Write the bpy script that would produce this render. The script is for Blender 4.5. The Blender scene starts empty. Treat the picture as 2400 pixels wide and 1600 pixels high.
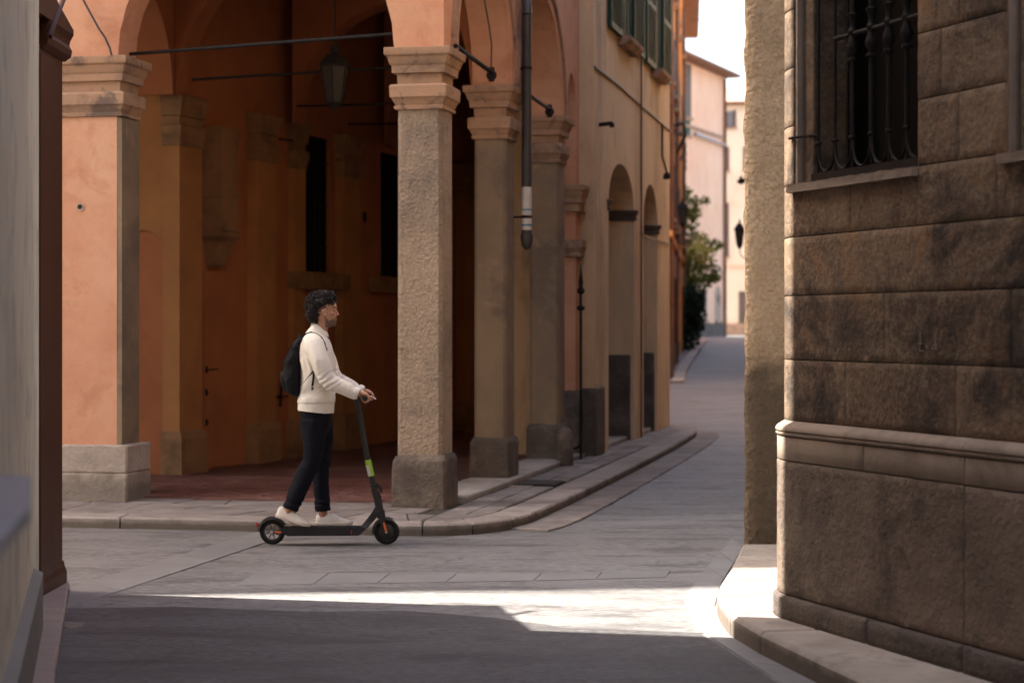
import bpy, bmesh, math, random
from mathutils import Vector, Matrix, noise
random.seed(7)
PI = math.pi
S = bpy.context.scene
C = S.collection
FPX = 4500.0; CX = 1200.0; HY = 768.0; CAMZ = 1.66
def rad(d): return math.radians(d)

# ------------------------------------------------------------------ camera
cd = bpy.data.cameras.new('camera'); cam = bpy.data.objects.new('camera', cd); C.objects.link(cam)
cam.location = (0, 0, CAMZ); cam.rotation_euler = (rad(90), 0, 0)
cd.sensor_width = 36; cd.lens = FPX/2400*36; cd.shift_y = -(800-HY)/2400
cd.clip_start = 0.1; cd.clip_end = 1500
cd.dof.use_dof = True; cd.dof.focus_distance = 12.6; cd.dof.aperture_fstop = 2.2
S.camera = cam
# ------------------------------------------------------------------ sky, sun, exposure
SUN_EL = 52.0
sun_dir = Vector((-0.975, 0.22, 0)).normalized()
az = math.atan2(sun_dir.x, sun_dir.y)           # clockwise from +Y
w = bpy.data.worlds.new('World'); S.world = w; w.use_nodes = True
nt = w.node_tree; bg = nt.nodes['Background']
sky = nt.nodes.new('ShaderNodeTexSky'); sky.sky_type = 'NISHITA'; sky.sun_disc = False
sky.sun_elevation = rad(SUN_EL); sky.sun_rotation = az
sky.air_density = 1.0; sky.dust_density = 4.0; sky.ozone_density = 1.0
nt.links.new(sky.outputs[0], bg.inputs[0]); bg.inputs[1].default_value = 0.15
sl = bpy.data.lights.new('sun', 'SUN'); so = bpy.data.objects.new('sun', sl); C.objects.link(so)
sl.energy = 5.0; sl.angle = rad(0.53); sl.color = (1.0, 0.95, 0.89)
vd = Vector((sun_dir.x*math.cos(rad(SUN_EL)), sun_dir.y*math.cos(rad(SUN_EL)), math.sin(rad(SUN_EL))))
so.rotation_euler = vd.to_track_quat('Z', 'Y').to_euler()
so.location = (-20, 10, 40)
S.view_settings.view_transform = 'Standard'; S.view_settings.look = 'None'
S.view_settings.exposure = 2.22; S.view_settings.gamma = 1.0
S.view_settings.use_curve_mapping = False
S.view_settings.use_white_balance = True; S.view_settings.white_balance_temperature = 7000; S.view_settings.white_balance_tint = 10
S.render.engine = 'CYCLES'
S.cycles.use_denoising = True
S.cycles.max_bounces = 8; S.cycles.diffuse_bounces = 6; S.cycles.glossy_bounces = 3

# ------------------------------------------------------------------ materials
def mat(name, c1, c2, scale=2.0, rough=0.85, bump=0.3, bscale=40.0, bdist=0.01, stain=None, sscale=0.8, samt=0.0,
        rnd=0.0, spec=0.16, stretch=(1,1,1), metal=0.0, bump2=0.0, b2scale=6.0, fine=None, vor=0.0, vscale=30.0, zgrad=None, blotch=None, crack=None):
    m = bpy.data.materials.new(name); m.use_nodes = True
    t = m.node_tree; N = t.nodes; L = t.links
    p = N['Principled BSDF']; p.inputs['Roughness'].default_value = rough
    p.inputs['Specular IOR Level'].default_value = spec; p.inputs['Metallic'].default_value = metal
    g = N.new('ShaderNodeNewGeometry')
    mp = N.new('ShaderNodeMapping'); mp.inputs['Scale'].default_value = stretch
    L.new(g.outputs['Position'], mp.inputs['Vector'])
    def nz(sc, det=6, ro=0.6, src=None):
        n = N.new('ShaderNodeTexNoise'); n.inputs['Scale'].default_value = sc; n.inputs['Detail'].default_value = det
        n.inputs['Roughness'].default_value = ro; L.new((src or mp).outputs[0], n.inputs['Vector']); return n
    def mix(f, a, b, mode='MIX'):
        x = N.new('ShaderNodeMix'); x.data_type = 'RGBA'; x.blend_type = mode
        for i, v in ((0, f), (6, a), (7, b)):
            if hasattr(v, 'is_linked') or hasattr(v, 'links'): L.new(v, x.inputs[i])
            elif i == 0: x.inputs[0].default_value = v
            else: x.inputs[i].default_value = (*v, 1) if len(v) == 3 else v
        return x.outputs[2]
    def ramp(v, lo, hi):
        r = N.new('ShaderNodeMapRange'); r.inputs[1].default_value = lo; r.inputs[2].default_value = hi
        L.new(v, r.inputs[0]); return r.outputs[0]
    n1 = nz(scale)
    col = mix(ramp(n1.outputs[0], 0.35, 0.65), c1, c2)
    if fine:
        n3 = nz(bscale*1.5, 3)
        col = mix(ramp(n3.outputs[0], 0.42, 0.68), col, fine)
    if samt:
        n2 = nz(sscale, 8, 0.7)
        f = ramp(n2.outputs[0], 0.5, 0.68)
        mm = N.new('ShaderNodeMath'); mm.operation = 'MULTIPLY'; mm.inputs[1].default_value = samt; L.new(f, mm.inputs[0])
        col = mix(mm.outputs[0], col, stain)
    if blotch:
        for bc, bs, ba, lo, hi in blotch:
            n5 = nz(bs, 7, .68); n5.inputs['Distortion'].default_value = .6
            f = ramp(n5.outputs[0], lo, hi); q = N.new('ShaderNodeMath'); q.operation = 'MULTIPLY'; q.inputs[1].default_value = ba; L.new(f, q.inputs[0])
            col = mix(q.outputs[0], col, bc)
    crk = None
    if crack:      # hairline cracks: (scale, width, colour, amount)
        nd = nz(3.0, 4); va = N.new('ShaderNodeVectorMath'); va.operation = 'MULTIPLY_ADD'; va.inputs[1].default_value = (.55, .55, .55)
        L.new(nd.outputs['Color'], va.inputs[0]); L.new(g.outputs['Position'], va.inputs[2])
        vo = N.new('ShaderNodeTexVoronoi'); vo.feature = 'DISTANCE_TO_EDGE'; vo.inputs['Scale'].default_value = crack[0]; L.new(va.outputs[0], vo.inputs['Vector'])
        nm = nz(1.7, 3); th = ramp(nm.outputs[0], .46, .60)
        w1 = N.new('ShaderNodeMath'); w1.operation = 'MULTIPLY'; w1.inputs[1].default_value = crack[1]; L.new(th, w1.inputs[0])
        lt = N.new('ShaderNodeMath'); lt.operation = 'LESS_THAN'; L.new(vo.outputs['Distance'], lt.inputs[0]); L.new(w1.outputs[0], lt.inputs[1])
        q = N.new('ShaderNodeMath'); q.operation = 'MULTIPLY'; q.inputs[1].default_value = crack[3]; L.new(lt.outputs[0], q.inputs[0])
        col = mix(q.outputs[0], col, crack[2])
    if zgrad:      # splash dirt that settles on the lowest part of a wall
        sx = N.new('ShaderNodeSeparateXYZ'); L.new(g.outputs['Position'], sx.inputs[0])
        n4 = nz(5.0, 5)
        ad = N.new('ShaderNodeMath'); ad.operation = 'MULTIPLY_ADD'; ad.inputs[1].default_value = -zgrad[1]*1.6
        L.new(n4.outputs[0], ad.inputs[0]); L.new(sx.outputs[2], ad.inputs[2])
        rr = ramp(ad.outputs[0], zgrad[0], zgrad[0]-zgrad[1]); 
        mq = N.new('ShaderNodeMath'); mq.operation = 'MULTIPLY'; mq.inputs[1].default_value = zgrad[3]; L.new(rr, mq.inputs[0])
        col = mix(mq.outputs[0], col, zgrad[2])
    if rnd:
        oi = N.new('ShaderNodeObjectInfo'); hs = N.new('ShaderNodeHueSaturation')
        mr = N.new('ShaderNodeMapRange'); mr.inputs[3].default_value = 1-rnd; mr.inputs[4].default_value = 1+rnd
        L.new(oi.outputs['Random'], mr.inputs[0]); L.new(mr.outputs[0], hs.inputs['Value']); L.new(col, hs.inputs['Color'])
        col = hs.outputs[0]
    L.new(col, p.inputs['Base Color'])
    if bump:
        nb = nz(bscale, 5, 0.65); h = nb.outputs[0]
        if vor:
            v = N.new('ShaderNodeTexVoronoi'); v.inputs['Scale'].default_value = vscale; L.new(mp.outputs[0], v.inputs['Vector'])
            a = N.new('ShaderNodeMath'); a.operation = 'MULTIPLY_ADD'; a.inputs[1].default_value = vor
            L.new(v.outputs[0], a.inputs[0]); L.new(h, a.inputs[2]); h = a.outputs[0]
        if bump2:
            nb2 = nz(b2scale, 4); a = N.new('ShaderNodeMath'); a.operation = 'MULTIPLY_ADD'; a.inputs[1].default_value = bump2
            L.new(nb2.outputs[0], a.inputs[0]); L.new(h, a.inputs[2]); h = a.outputs[0]
        b = N.new('ShaderNodeBump'); b.inputs['Strength'].default_value = bump; b.inputs['Distance'].default_value = bdist
        L.new(h, b.inputs['Height']); L.new(b.outputs[0], p.inputs['Normal'])
    return m
M = {}
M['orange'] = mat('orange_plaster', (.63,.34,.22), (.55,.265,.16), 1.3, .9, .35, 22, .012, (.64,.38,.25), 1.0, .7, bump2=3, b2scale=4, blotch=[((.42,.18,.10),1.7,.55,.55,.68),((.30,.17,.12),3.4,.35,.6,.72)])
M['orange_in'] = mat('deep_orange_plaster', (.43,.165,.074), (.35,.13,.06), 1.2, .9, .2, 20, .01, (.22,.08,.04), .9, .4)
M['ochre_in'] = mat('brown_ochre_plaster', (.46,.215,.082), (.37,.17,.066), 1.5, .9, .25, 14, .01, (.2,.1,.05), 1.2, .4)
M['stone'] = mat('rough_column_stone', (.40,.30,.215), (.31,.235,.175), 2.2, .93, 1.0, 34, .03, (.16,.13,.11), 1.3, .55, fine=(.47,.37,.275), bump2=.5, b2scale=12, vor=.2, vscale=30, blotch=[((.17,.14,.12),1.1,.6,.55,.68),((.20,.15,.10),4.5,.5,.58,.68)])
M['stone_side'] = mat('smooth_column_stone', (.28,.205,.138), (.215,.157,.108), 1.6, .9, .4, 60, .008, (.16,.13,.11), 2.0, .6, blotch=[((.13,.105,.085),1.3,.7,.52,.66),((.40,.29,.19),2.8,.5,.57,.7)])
M['stone_dark'] = mat('dark_weathered_stone', (.135,.107,.087), (.085,.068,.058), 3.5, .85, .9, 22, .03, (.30,.24,.185), 2.2, .55, bump2=.8, b2scale=7, spec=.3)
M['cap_stone'] = mat('capital_stone', (.43,.265,.17), (.36,.24,.165), 2.0, .88, .5, 30, .012, (.16,.115,.095), 2.6, .75, blotch=[((.12,.095,.085),4.0,.8,.55,.64),((.50,.28,.17),1.6,.4,.55,.7)])
M['grey_stone'] = mat('pale_grey_stone', (.46,.39,.33), (.38,.32,.27), 2.5, .9, .9, 18, .02, (.2,.17,.14), 1.6, .6, zgrad=(.24,.16,(.14,.12,.10),.7))
M['in_stone'] = mat('brown_inner_stone', (.33,.185,.09), (.25,.14,.07), 2.5, .9, .4, 30, .01, (.09,.06,.04), 2, .6)
M['alley'] = mat('shade_darkened_paving', (.075,.073,.075), (.046,.045,.047), 1.6, .6, 1.0, 26, .024, (.05,.047,.05), 1.2, .8, stretch=(.5,1.2,1), spec=.4, fine=(.13,.125,.127), bump2=1.6, b2scale=5, crack=(.8,.007,(.03,.028,.028),.6), blotch=[((.035,.033,.035),1.5,.7,.52,.62),((.115,.11,.112),.8,.5,.55,.68)])  # darker than the road: carries the alley's shade in its colour
M['niche'] = mat('shade_darkened_niche_plaster', (.24,.075,.035), (.19,.06,.03), 2, .9, .2, 20, .01)  # darker copy of the inner plaster: recess shade put into the colour
M['beige'] = mat('beige_plaster', (.76,.565,.36), (.68,.49,.30), .9, .92, .25, 12, .012, (.36,.25,.16), .7, .6, stretch=(1,1,.35), blotch=[((.30,.22,.15),1.2,.6,.53,.66),((.70,.55,.37),.8,.5,.56,.7)])
M['bright_orange'] = mat('bright_orange_plaster', (.85,.39,.13), (.74,.32,.11), .8, .9, .2, 10, .01, (.45,.2,.1), .6, .5, stretch=(1,1,.3))
M['pink'] = mat('pink_brick_wall', (.84,.54,.37), (.78,.45,.30), .5, .9, .2, 6, .01, (.82,.58,.46), .3, .5)
M['yellow'] = mat('pale_yellow_plaster', (.80,.64,.47), (.74,.58,.42), .4, .9, .15, 6, .01, (.6,.38,.24), .25, .5)
M['roof'] = mat('clay_roof_tile', (.38,.22,.17), (.28,.16,.12), 3, .9, .4, 8, .03, rnd=.1)
M['wood_dark'] = mat('dark_brown_wood', (.075,.021,.009), (.045,.013,.006), 3, .5, .15, 30, .004, stretch=(1,1,.1), spec=.25)
M['eave_wood'] = mat('brown_eave_wood', (.20,.10,.06), (.14,.07,.045), 3, .7, .2, 20, .01)
M['cream'] = mat('cream_plaster', (.64,.56,.43), (.57,.495,.38), 1.2, .85, .15, 14, .006, (.36,.31,.25), .8, .5, blotch=[((.34,.29,.23),2.2,.6,.52,.62)])
M['plinth_grey'] = mat('grey_painted_plinth', (.21,.19,.165), (.18,.16,.14), 2, .85, .2, 20, .006)
M['marble'] = mat('blue_grey_marble', (.20,.205,.235), (.17,.175,.20), 2, .4, .05, 20, .003)
M['pink_kerb'] = mat('pinkish_kerb_stone', (.30,.225,.19), (.25,.19,.165), 3, .8, .4, 30, .008, stretch=(1,3,1))
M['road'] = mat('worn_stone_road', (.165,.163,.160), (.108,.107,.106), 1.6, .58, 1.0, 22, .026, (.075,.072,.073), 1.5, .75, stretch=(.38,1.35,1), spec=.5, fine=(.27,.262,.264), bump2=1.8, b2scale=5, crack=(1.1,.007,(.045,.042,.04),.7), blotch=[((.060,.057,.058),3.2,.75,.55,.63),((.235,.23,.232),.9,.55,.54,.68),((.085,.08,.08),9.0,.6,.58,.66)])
M['road_stone'] = mat('worn_road_stone', (.168,.167,.174), (.112,.111,.116), 1.6, .6, .7, 26, .016, (.10,.093,.093), 1.4, .75, stretch=(.45,1.3,1), spec=.45, fine=(.24,.232,.236), bump2=1.6, b2scale=6, rnd=.02, crack=(1.4,.008,(.05,.047,.046),.6), blotch=[((.075,.07,.072),2.6,.75,.54,.64),((.235,.23,.235),1.1,.5,.56,.7)])
M['band'] = mat('smooth_band_slab', (.20,.198,.198), (.16,.159,.16), 2.5, .62, .4, 40, .006, (.16,.15,.155), 1.5, .4, rnd=.07, spec=.45)
M['kerb'] = mat('granite_kerb', (.34,.30,.27), (.27,.24,.22), 4, .8, .7, 35, .012, (.16,.13,.11), 2.5, .5, rnd=.08, zgrad=(.045,.04,(.11,.088,.068),.85), blotch=[((.15,.13,.115),5,.5,.56,.66)])
M['slab'] = mat('paving_slab', (.29,.255,.235), (.19,.167,.157), 3, .78, .7, 20, .015, (.12,.10,.09), 2.0, .6, rnd=.15)
M['mortar'] = mat('dirty_joint', (.07,.06,.05), (.05,.05,.035), 6, .95, .5, 40, .01, (.07,.09,.03), 2, .5)
M['step'] = mat('pale_step_stone', (.42,.375,.33), (.35,.31,.275), 3, .75, .6, 30, .01, (.2,.17,.15), 2.4, .5, rnd=.06, zgrad=(.075,.05,(.11,.09,.072),.8), blotch=[((.22,.19,.165),4,.6,.54,.66)])
M['block'] = mat('old_sandstone_block', (.205,.145,.098), (.125,.09,.064), 2.6, .88, .6, 30, .018, (.05,.04,.036), 2.2, .85, rnd=.14, fine=(.27,.19,.13), bump2=1.2, b2scale=9, vor=.12, vscale=20, spec=.2, blotch=[((.040,.034,.032),1.25,.85,.50,.60),((.27,.15,.07),1.9,.55,.56,.66),((.30,.24,.18),5.0,.5,.60,.68)])
M['plinth_block'] = mat('dressed_plinth_stone', (.24,.185,.146), (.18,.138,.108), 2.0, .84, .8, 30, .02, (.13,.10,.08), 1.6, .6, rnd=.05, bump2=.8, b2scale=10, vor=.15, vscale=24, blotch=[((.08,.065,.056),1.1,.7,.52,.64),((.07,.06,.055),4.5,.5,.58,.66)])
M['smooth_block'] = mat('smooth_moulding_stone', (.33,.265,.215), (.27,.215,.17), 3, .8, .35, 45, .008, (.17,.13,.1), 2, .5, rnd=.06, blotch=[((.10,.08,.068),1.4,.6,.53,.66)])
M['base_block'] = mat('dark_footing_stone', (.13,.105,.09), (.08,.066,.06), 4, .75, .9, 24, .025, (.22,.18,.15), 1.5, .4, rnd=.08)
M['stucco'] = mat('rough_tan_stucco', (.80,.60,.40), (.68,.49,.31), 1.5, .93, 1.0, 22, .05, (.30,.20,.12), 1.0, .5, fine=(.58,.42,.27), bump2=1.0, b2scale=8, vor=.4, vscale=18, zgrad=(1.35,.35,(.10,.075,.055),.85))
M['iron'] = mat('wrought_iron', (.020,.017,.016), (.013,.011,.011), 8, .7, .3, 60, .003, spec=.2)
M['pipe'] = mat('dark_metal_pipe', (.05,.045,.045), (.035,.03,.03), 4, .5, .1, 40, .003, spec=.5)
M['black'] = mat('black_painted_metal', (.018,.018,.020), (.012,.012,.014), 6, .42, 0, spec=.5)
M['rubber'] = mat('black_rubber', (.02,.02,.02), (.014,.014,.014), 8, .75, .2, 80, .002)
M['rim'] = mat('dark_grey_rim', (.09,.09,.09), (.07,.07,.07), 5, .4, 0, metal=.6)
M['silver'] = mat('brushed_silver', (.6,.6,.62), (.5,.5,.52), 5, .35, 0, metal=.9)
M['reflector'] = mat('orange_reflector', (.75,.16,.02), (.7,.13,.02), 5, .3, 0, spec=.6)
M['red'] = mat('red_tail_lens', (.4,.02,.02), (.35,.015,.015), 5, .3, 0, spec=.6)
M['green_tag'] = mat('green_sticker', (.30,.55,.06), (.26,.50,.05), 5, .45, 0, spec=.4)
M['white_tag'] = mat('white_sticker', (.62,.60,.57), (.5,.48,.46), 14, .5, 0, (.2,.3,.35), 9, .3)
M['blue_tag'] = mat('blue_sticker_band', (.05,.22,.30), (.04,.18,.26), 14, .5, 0)
M['glass'] = mat('dusty_window_glass', (.012,.011,.010), (.008,.008,.008), 2, .3, 0, spec=.25)
M['lamp_glass'] = mat('dusty_lantern_glass', (.03,.028,.024), (.02,.019,.017), 3, .3, 0, spec=.5)
M['far_glass'] = mat('grey_window_glass', (.16,.16,.17), (.12,.12,.13), 2, .2, 0, spec=.5)
M['shutter'] = mat('green_shutter_paint', (.030,.075,.050), (.018,.05,.036), 3, .6, .1, 30, .003, (.07,.10,.07), 3, .5)
M['shutter_brown'] = mat('brown_shutter_paint', (.14,.10,.08), (.11,.08,.065), 3, .6, 0)
M['void'] = mat('unlit_room_wall', (.05,.035,.025), (.035,.025,.02), 2, .9, 0)
M['void_black'] = mat('black_window_pane', (.006,.005,.004), (.004,.004,.003), 2, .6, 0, spec=.1)
M['leaf'] = mat('green_leaf', (.12,.17,.035), (.07,.115,.028), 3, .6, 0, rnd=0)
M['leaf2'] = mat('yellow_green_leaf', (.40,.40,.10), (.24,.28,.07), 3, .6, 0)
M['leaf_dark'] = mat('dark_ivy_leaf', (.025,.05,.02), (.018,.035,.015), 3, .6, 0)
M['bark'] = mat('tree_bark', (.12,.09,.07), (.08,.06,.05), 6, .9, .5, 20, .02)
# red brick porch floor
def floor_mat():
    m = mat('red_brick_floor', (.125,.055,.044), (.092,.042,.035), 4, .55, .5, 30, .008, (.33,.17,.13), 2, .5, spec=.4)
    return m
M['redfloor'] = floor_mat()
M['road_ribbed'] = M['road']

# ------------------------------------------------------------------ builders
def link(o, parent=None):
    C.objects.link(o)
    if parent is not None: o.parent = parent
    return o
def tag(o, label=None, cat=None, group=None, kind=None):
    if label: o['label'] = label
    if cat: o['category'] = cat
    if group: o['group'] = group
    if kind: o['kind'] = kind
    return o
def thing(name, label, cat, loc=(0,0,0), rotz=0, group=None):
    o = bpy.data.objects.new(name, None); C.objects.link(o); o.empty_display_size = .2
    o.location = loc; o.rotation_euler = (0, 0, rotz)
    return tag(o, label, cat, group)
def obj(name, bm, m, parent=None, smooth=None, label=None, kind=None, loc=None):
    bmesh.ops.recalc_face_normals(bm, faces=bm.faces)
    me = bpy.data.meshes.new(name); bm.to_mesh(me); bm.free()
    for x in (m if isinstance(m, (list, tuple)) else [m]): me.materials.append(x)
    o = bpy.data.objects.new(name, me); link(o, parent)
    if smooth is not None:
        for p in me.polygons: p.use_smooth = True
        if smooth < 179:
            me.set_sharp_from_angle(angle=rad(smooth))
    if label: o['label'] = label
    if kind: o['kind'] = kind
    if loc: o.location = loc
    return o
def NB(): return bmesh.new()
def hexa(bm, P8, mi=0):
    v = [bm.verts.new(p) for p in P8]
    for f in ((0,1,2,3),(4,7,6,5),(0,4,5,1),(1,5,6,2),(2,6,7,3),(3,7,4,0)):
        bm.faces.new([v[i] for i in f]).material_index = mi
def box(bm, x0, x1, y0, y1, z0, z1, mi=0):
    hexa(bm, [(x0,y0,z0),(x1,y0,z0),(x1,y1,z0),(x0,y1,z0),(x0,y0,z1),(x1,y0,z1),(x1,y1,z1),(x0,y1,z1)], mi)
def bevel(bm, w, seg=1):
    bmesh.ops.remove_doubles(bm, verts=bm.verts, dist=1e-5)
    bmesh.ops.bevel(bm, geom=list(bm.edges), offset=w, segments=seg, affect='EDGES', profile=.5)
    return bm
def slab(bm, poly, z1, th, bv=.006, zf=None):
    """polygon slab; the top edge is rounded off by bv. zf(x,y) adds the terrain."""
    n = len(poly); c = Vector((sum(p[0] for p in poly)/n, sum(p[1] for p in poly)/n))
    zf = zf or (lambda x, y: 0)
    def ring(ins, z):
        out = []
        for i, p in enumerate(poly):
            a = Vector(poly[i-1][:2]); b = Vector(p[:2]); d = Vector(poly[(i+1) % n][:2])
            e1 = (b-a).normalized(); e2 = (d-b).normalized()
            n1 = Vector((-e1.y, e1.x)); n2 = Vector((-e2.y, e2.x))
            k = (n1+n2); k = k/max(.3, (1+n1.dot(n2)))
            if area < 0: k = -k
            q = b + k*ins
            out.append(bm.verts.new((q.x, q.y, z+zf(q.x, q.y))))
        return out
    area = sum(poly[i-1][0]*poly[i][1]-poly[i][0]*poly[i-1][1] for i in range(n))
    r0 = ring(0, z1-th); r1 = ring(0, z1-bv); r2 = ring(bv, z1)
    bm.faces.new(r2); bm.faces.new(r0)
    for A, B in ((r0, r1), (r1, r2)):
        for i in range(n): bm.faces.new((A[i-1], A[i], B[i], B[i-1]))
def loft(bm, rings, cap=True, closed=True, mi=0):
    R = [[bm.verts.new(p) for p in r] for r in rings]
    n = len(R[0])
    for A, B in zip(R[:-1], R[1:]):
        for i in range(n if closed else n-1):
            j = (i+1) % n
            bm.faces.new((A[i], A[j], B[j], B[i])).material_index = mi
    if cap:
        for r in (R[0], R[-1]): bm.faces.new(r).material_index = mi
    return R
def sqring(hw, hd, z, ch, cx=0, cy=0):
    ch = min(ch, hw*.5, hd*.5)
    return [(cx+x, cy+y, z) for x, y in ((-hw+ch,-hd),(hw-ch,-hd),(hw,-hd+ch),(hw,hd-ch),(hw-ch,hd),(-hw+ch,hd),(-hw,hd-ch),(-hw,-hd+ch))]
def circ(c, r, ax, n=12, ry=None):
    """circle about point c normal to axis ax"""
    ax = Vector(ax).normalized(); q = Vector((0,0,1)) if abs(ax.z) < .9 else Vector((1,0,0))
    a = ax.cross(q).normalized(); b = ax.cross(a).normalized(); c = Vector(c); ry = ry or r
    return [c + a*r*math.cos(2*PI*i/n) + b*ry*math.sin(2*PI*i/n) for i in range(n)]
def tube(bm, pts, r, n=10, cap=True, mi=0):
    pts = [Vector(p) for p in pts]; rr = r if isinstance(r, (list, tuple)) else [r]*len(pts)
    up = None; rings = []
    for i, p in enumerate(pts):
        t = (pts[min(i+1, len(pts)-1)] - pts[max(i-1, 0)])
        if t.length < 1e-7: t = Vector((0,0,1))
        t.normalize()
        if up is None:
            up = Vector((0,0,1)) if abs(t.z) < .9 else Vector((1,0,0))
        a = t.cross(up).normalized(); b = t.cross(a).normalized(); up = -b if b.dot(up) < 0 else b
        b = up = (a.cross(t)).normalized()
        rings.append([p + a*rr[i]*math.cos(2*PI*k/n) + b*rr[i]*math.sin(2*PI*k/n) for k in range(n)])
    loft(bm, rings, cap, mi=mi)
def lathe(bm, prof, c=(0,0,0), n=16, axis='z', mi=0, cap=True):
    rings = []
    for r, h in prof:
        rg = []
        for i in range(n):
            a = 2*PI*i/n; x, y = max(r, 1e-4)*math.cos(a), max(r, 1e-4)*math.sin(a)
            p = {'z': (x, y, h), 'y': (x, h, y), 'x': (h, x, y)}[axis]
            rg.append((c[0]+p[0], c[1]+p[1], c[2]+p[2]))
        rings.append(rg)
    loft(bm, rings, cap, mi=mi)
def bez(p0, p1, p2, p3, n=10):
    p0, p1, p2, p3 = map(Vector, (p0, p1, p2, p3)); o = []
    for i in range(n+1):
        t = i/n; o.append(p0*(1-t)**3 + p1*3*t*(1-t)**2 + p2*3*t*t*(1-t) + p3*t**3)
    return o
def subdiv_noise(bm, cuts, amp, sc, seed=0, edge=None):
    """split the faces and push the vertices in and out: rough stone with worn edges"""
    bmesh.ops.remove_doubles(bm, verts=bm.verts, dist=1e-5)
    bmesh.ops.subdivide_edges(bm, edges=list(bm.edges), cuts=cuts, use_grid_fill=True)
    bm.normal_update()
    for v in bm.verts:
        p = v.co*sc + Vector((seed*7.1, seed*3.3, seed))
        d = noise.fractal(p, .8, 2.1, 4)
        v.co += v.normal*amp*(d - (.4 if len([f for f in v.link_faces]) and max((f1.normal.angle(v.normal, 0) for f1 in v.link_faces)) > .3 else 0))
def arch_wall(bm, F, s0, s1, z0, z1, ops, n0, n1, N=18, mi=0):
    """wall in frame F(s,n,z) between s0..s1; ops=(c, half width, spring z, rise, bottom z)"""
    pts = [(s0, z0)]
    for (c, R, sp, rise, zb) in sorted(ops):
        pts.append((c-R, z0)) if zb is None else None
        b = z0 if zb is None else zb
        if zb is not None: pts.append((c-R, z0)); 
        for i in range(N+1):
            a = PI - PI*i/N
            pts.append((c+R*math.cos(a), sp+rise*math.sin(a)))
        pts.append((c+R, z0))
    pts.append((s1, z0))
    P = [p for i, p in enumerate(pts) if i == 0 or (abs(p[0]-pts[i-1][0])+abs(p[1]-pts[i-1][1])) > 1e-5]
    lo0 = [bm.verts.new(F(s, n0, z)) for s, z in P]; lo1 = [bm.verts.new(F(s, n1, z)) for s, z in P]
    cache = {}
    def top(s, n):
        k = (round(s, 5), n)
        if k not in cache: cache[k] = bm.verts.new(F(s, n, z1))
        return cache[k]
    for i in range(len(P)-1):
        a, b = P[i], P[i+1]
        bm.faces.new((lo0[i], lo0[i+1], lo1[i+1], lo1[i])).material_index = mi
        if abs(a[0]-b[0]) > 1e-5:
            for lo, n in ((lo0, n0), (lo1, n1)):
                bm.faces.new((lo[i], lo[i+1], top(b[0], n), top(a[0], n))).material_index = mi
            bm.faces.new((top(a[0], n0), top(b[0], n0), top(b[0], n1), top(a[0], n1))).material_index = mi
    bm.faces.new((lo0[0], lo1[0], top(s0, n1), top(s0, n0))); bm.faces.new((lo0[-1], lo1[-1], top(s1, n1), top(s1, n0)))
def arch_ring(bm, F, c, R, sp, R0, R1, n0, n1, N=22, kz=1.0, down=0):
    rings = []
    A = [PI - PI*i/N for i in range(N+1)]
    for a in A:
        ca, sa = math.cos(a), math.sin(a)*kz
        rings.append([F(c+R0*ca, n0, sp+R0*sa), F(c+R1*ca, n0, sp+R1*sa), F(c+R1*ca, n1, sp+R1*sa), F(c+R0*ca, n1, sp+R0*sa)])
    loft(bm, rings)
def G(x, y, z=0.0):
    Y = FPX*(CAMZ-z)/(y-HY); return ((x-CX)/FPX*Y, Y)
# ================================================================== THE GROUND
def terr(x, y):
    K = ((-60,0),(30,0),(45,.22),(60,.66),(75,1.0),(90,1.1),(130,1.15),(900,1.15))
    for (a, za), (b, zb) in zip(K[:-1], K[1:]):
        if y <= b: 
            t = (y-a)/(b-a); return za+(zb-za)*t
    return 1.15
bm = NB()
xs = [-300,-100,-40,-20,-10,-6,-5]+[-4+.25*i for i in range(33)]+[4.5,5,6,8,11,14,20,30,60,120,300]
ys = [-40,-20,-8,0,4,8,10,11]+[11.5+.11*i for i in range(222)]+[37,39,41,43,45,48,51,54,57,60,64,68,72,75,80,85,90,100,110,120,130,160,300,900]
def ripple(x, y):
    if not (11.6 < y < 35.5 and -5 < x < 5): return 0
    k = min(1, (y-11.6)/1.5); s_ = min(1, max(.25, (x+.6)/1.2))
    return -.004*k + (.0055+.006*max(0, min(1, (y-15.5)/2))*s_)*k*s_*noise.noise(Vector((x*.35, y*1.9-x*.3, 3)))+.003*k*noise.noise(Vector((x*1.5, y*3.5, 9)))
g = [[bm.verts.new((x, y, terr(x, y)+ripple(x, y))) for x in xs] for y in ys]
for j in range(len(ys)-1):
    for i in range(len(xs)-1): bm.faces.new((g[j][i], g[j][i+1], g[j+1][i+1], g[j+1][i]))
road = obj('road', bm, M['road'], smooth=180, kind='structure')

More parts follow.
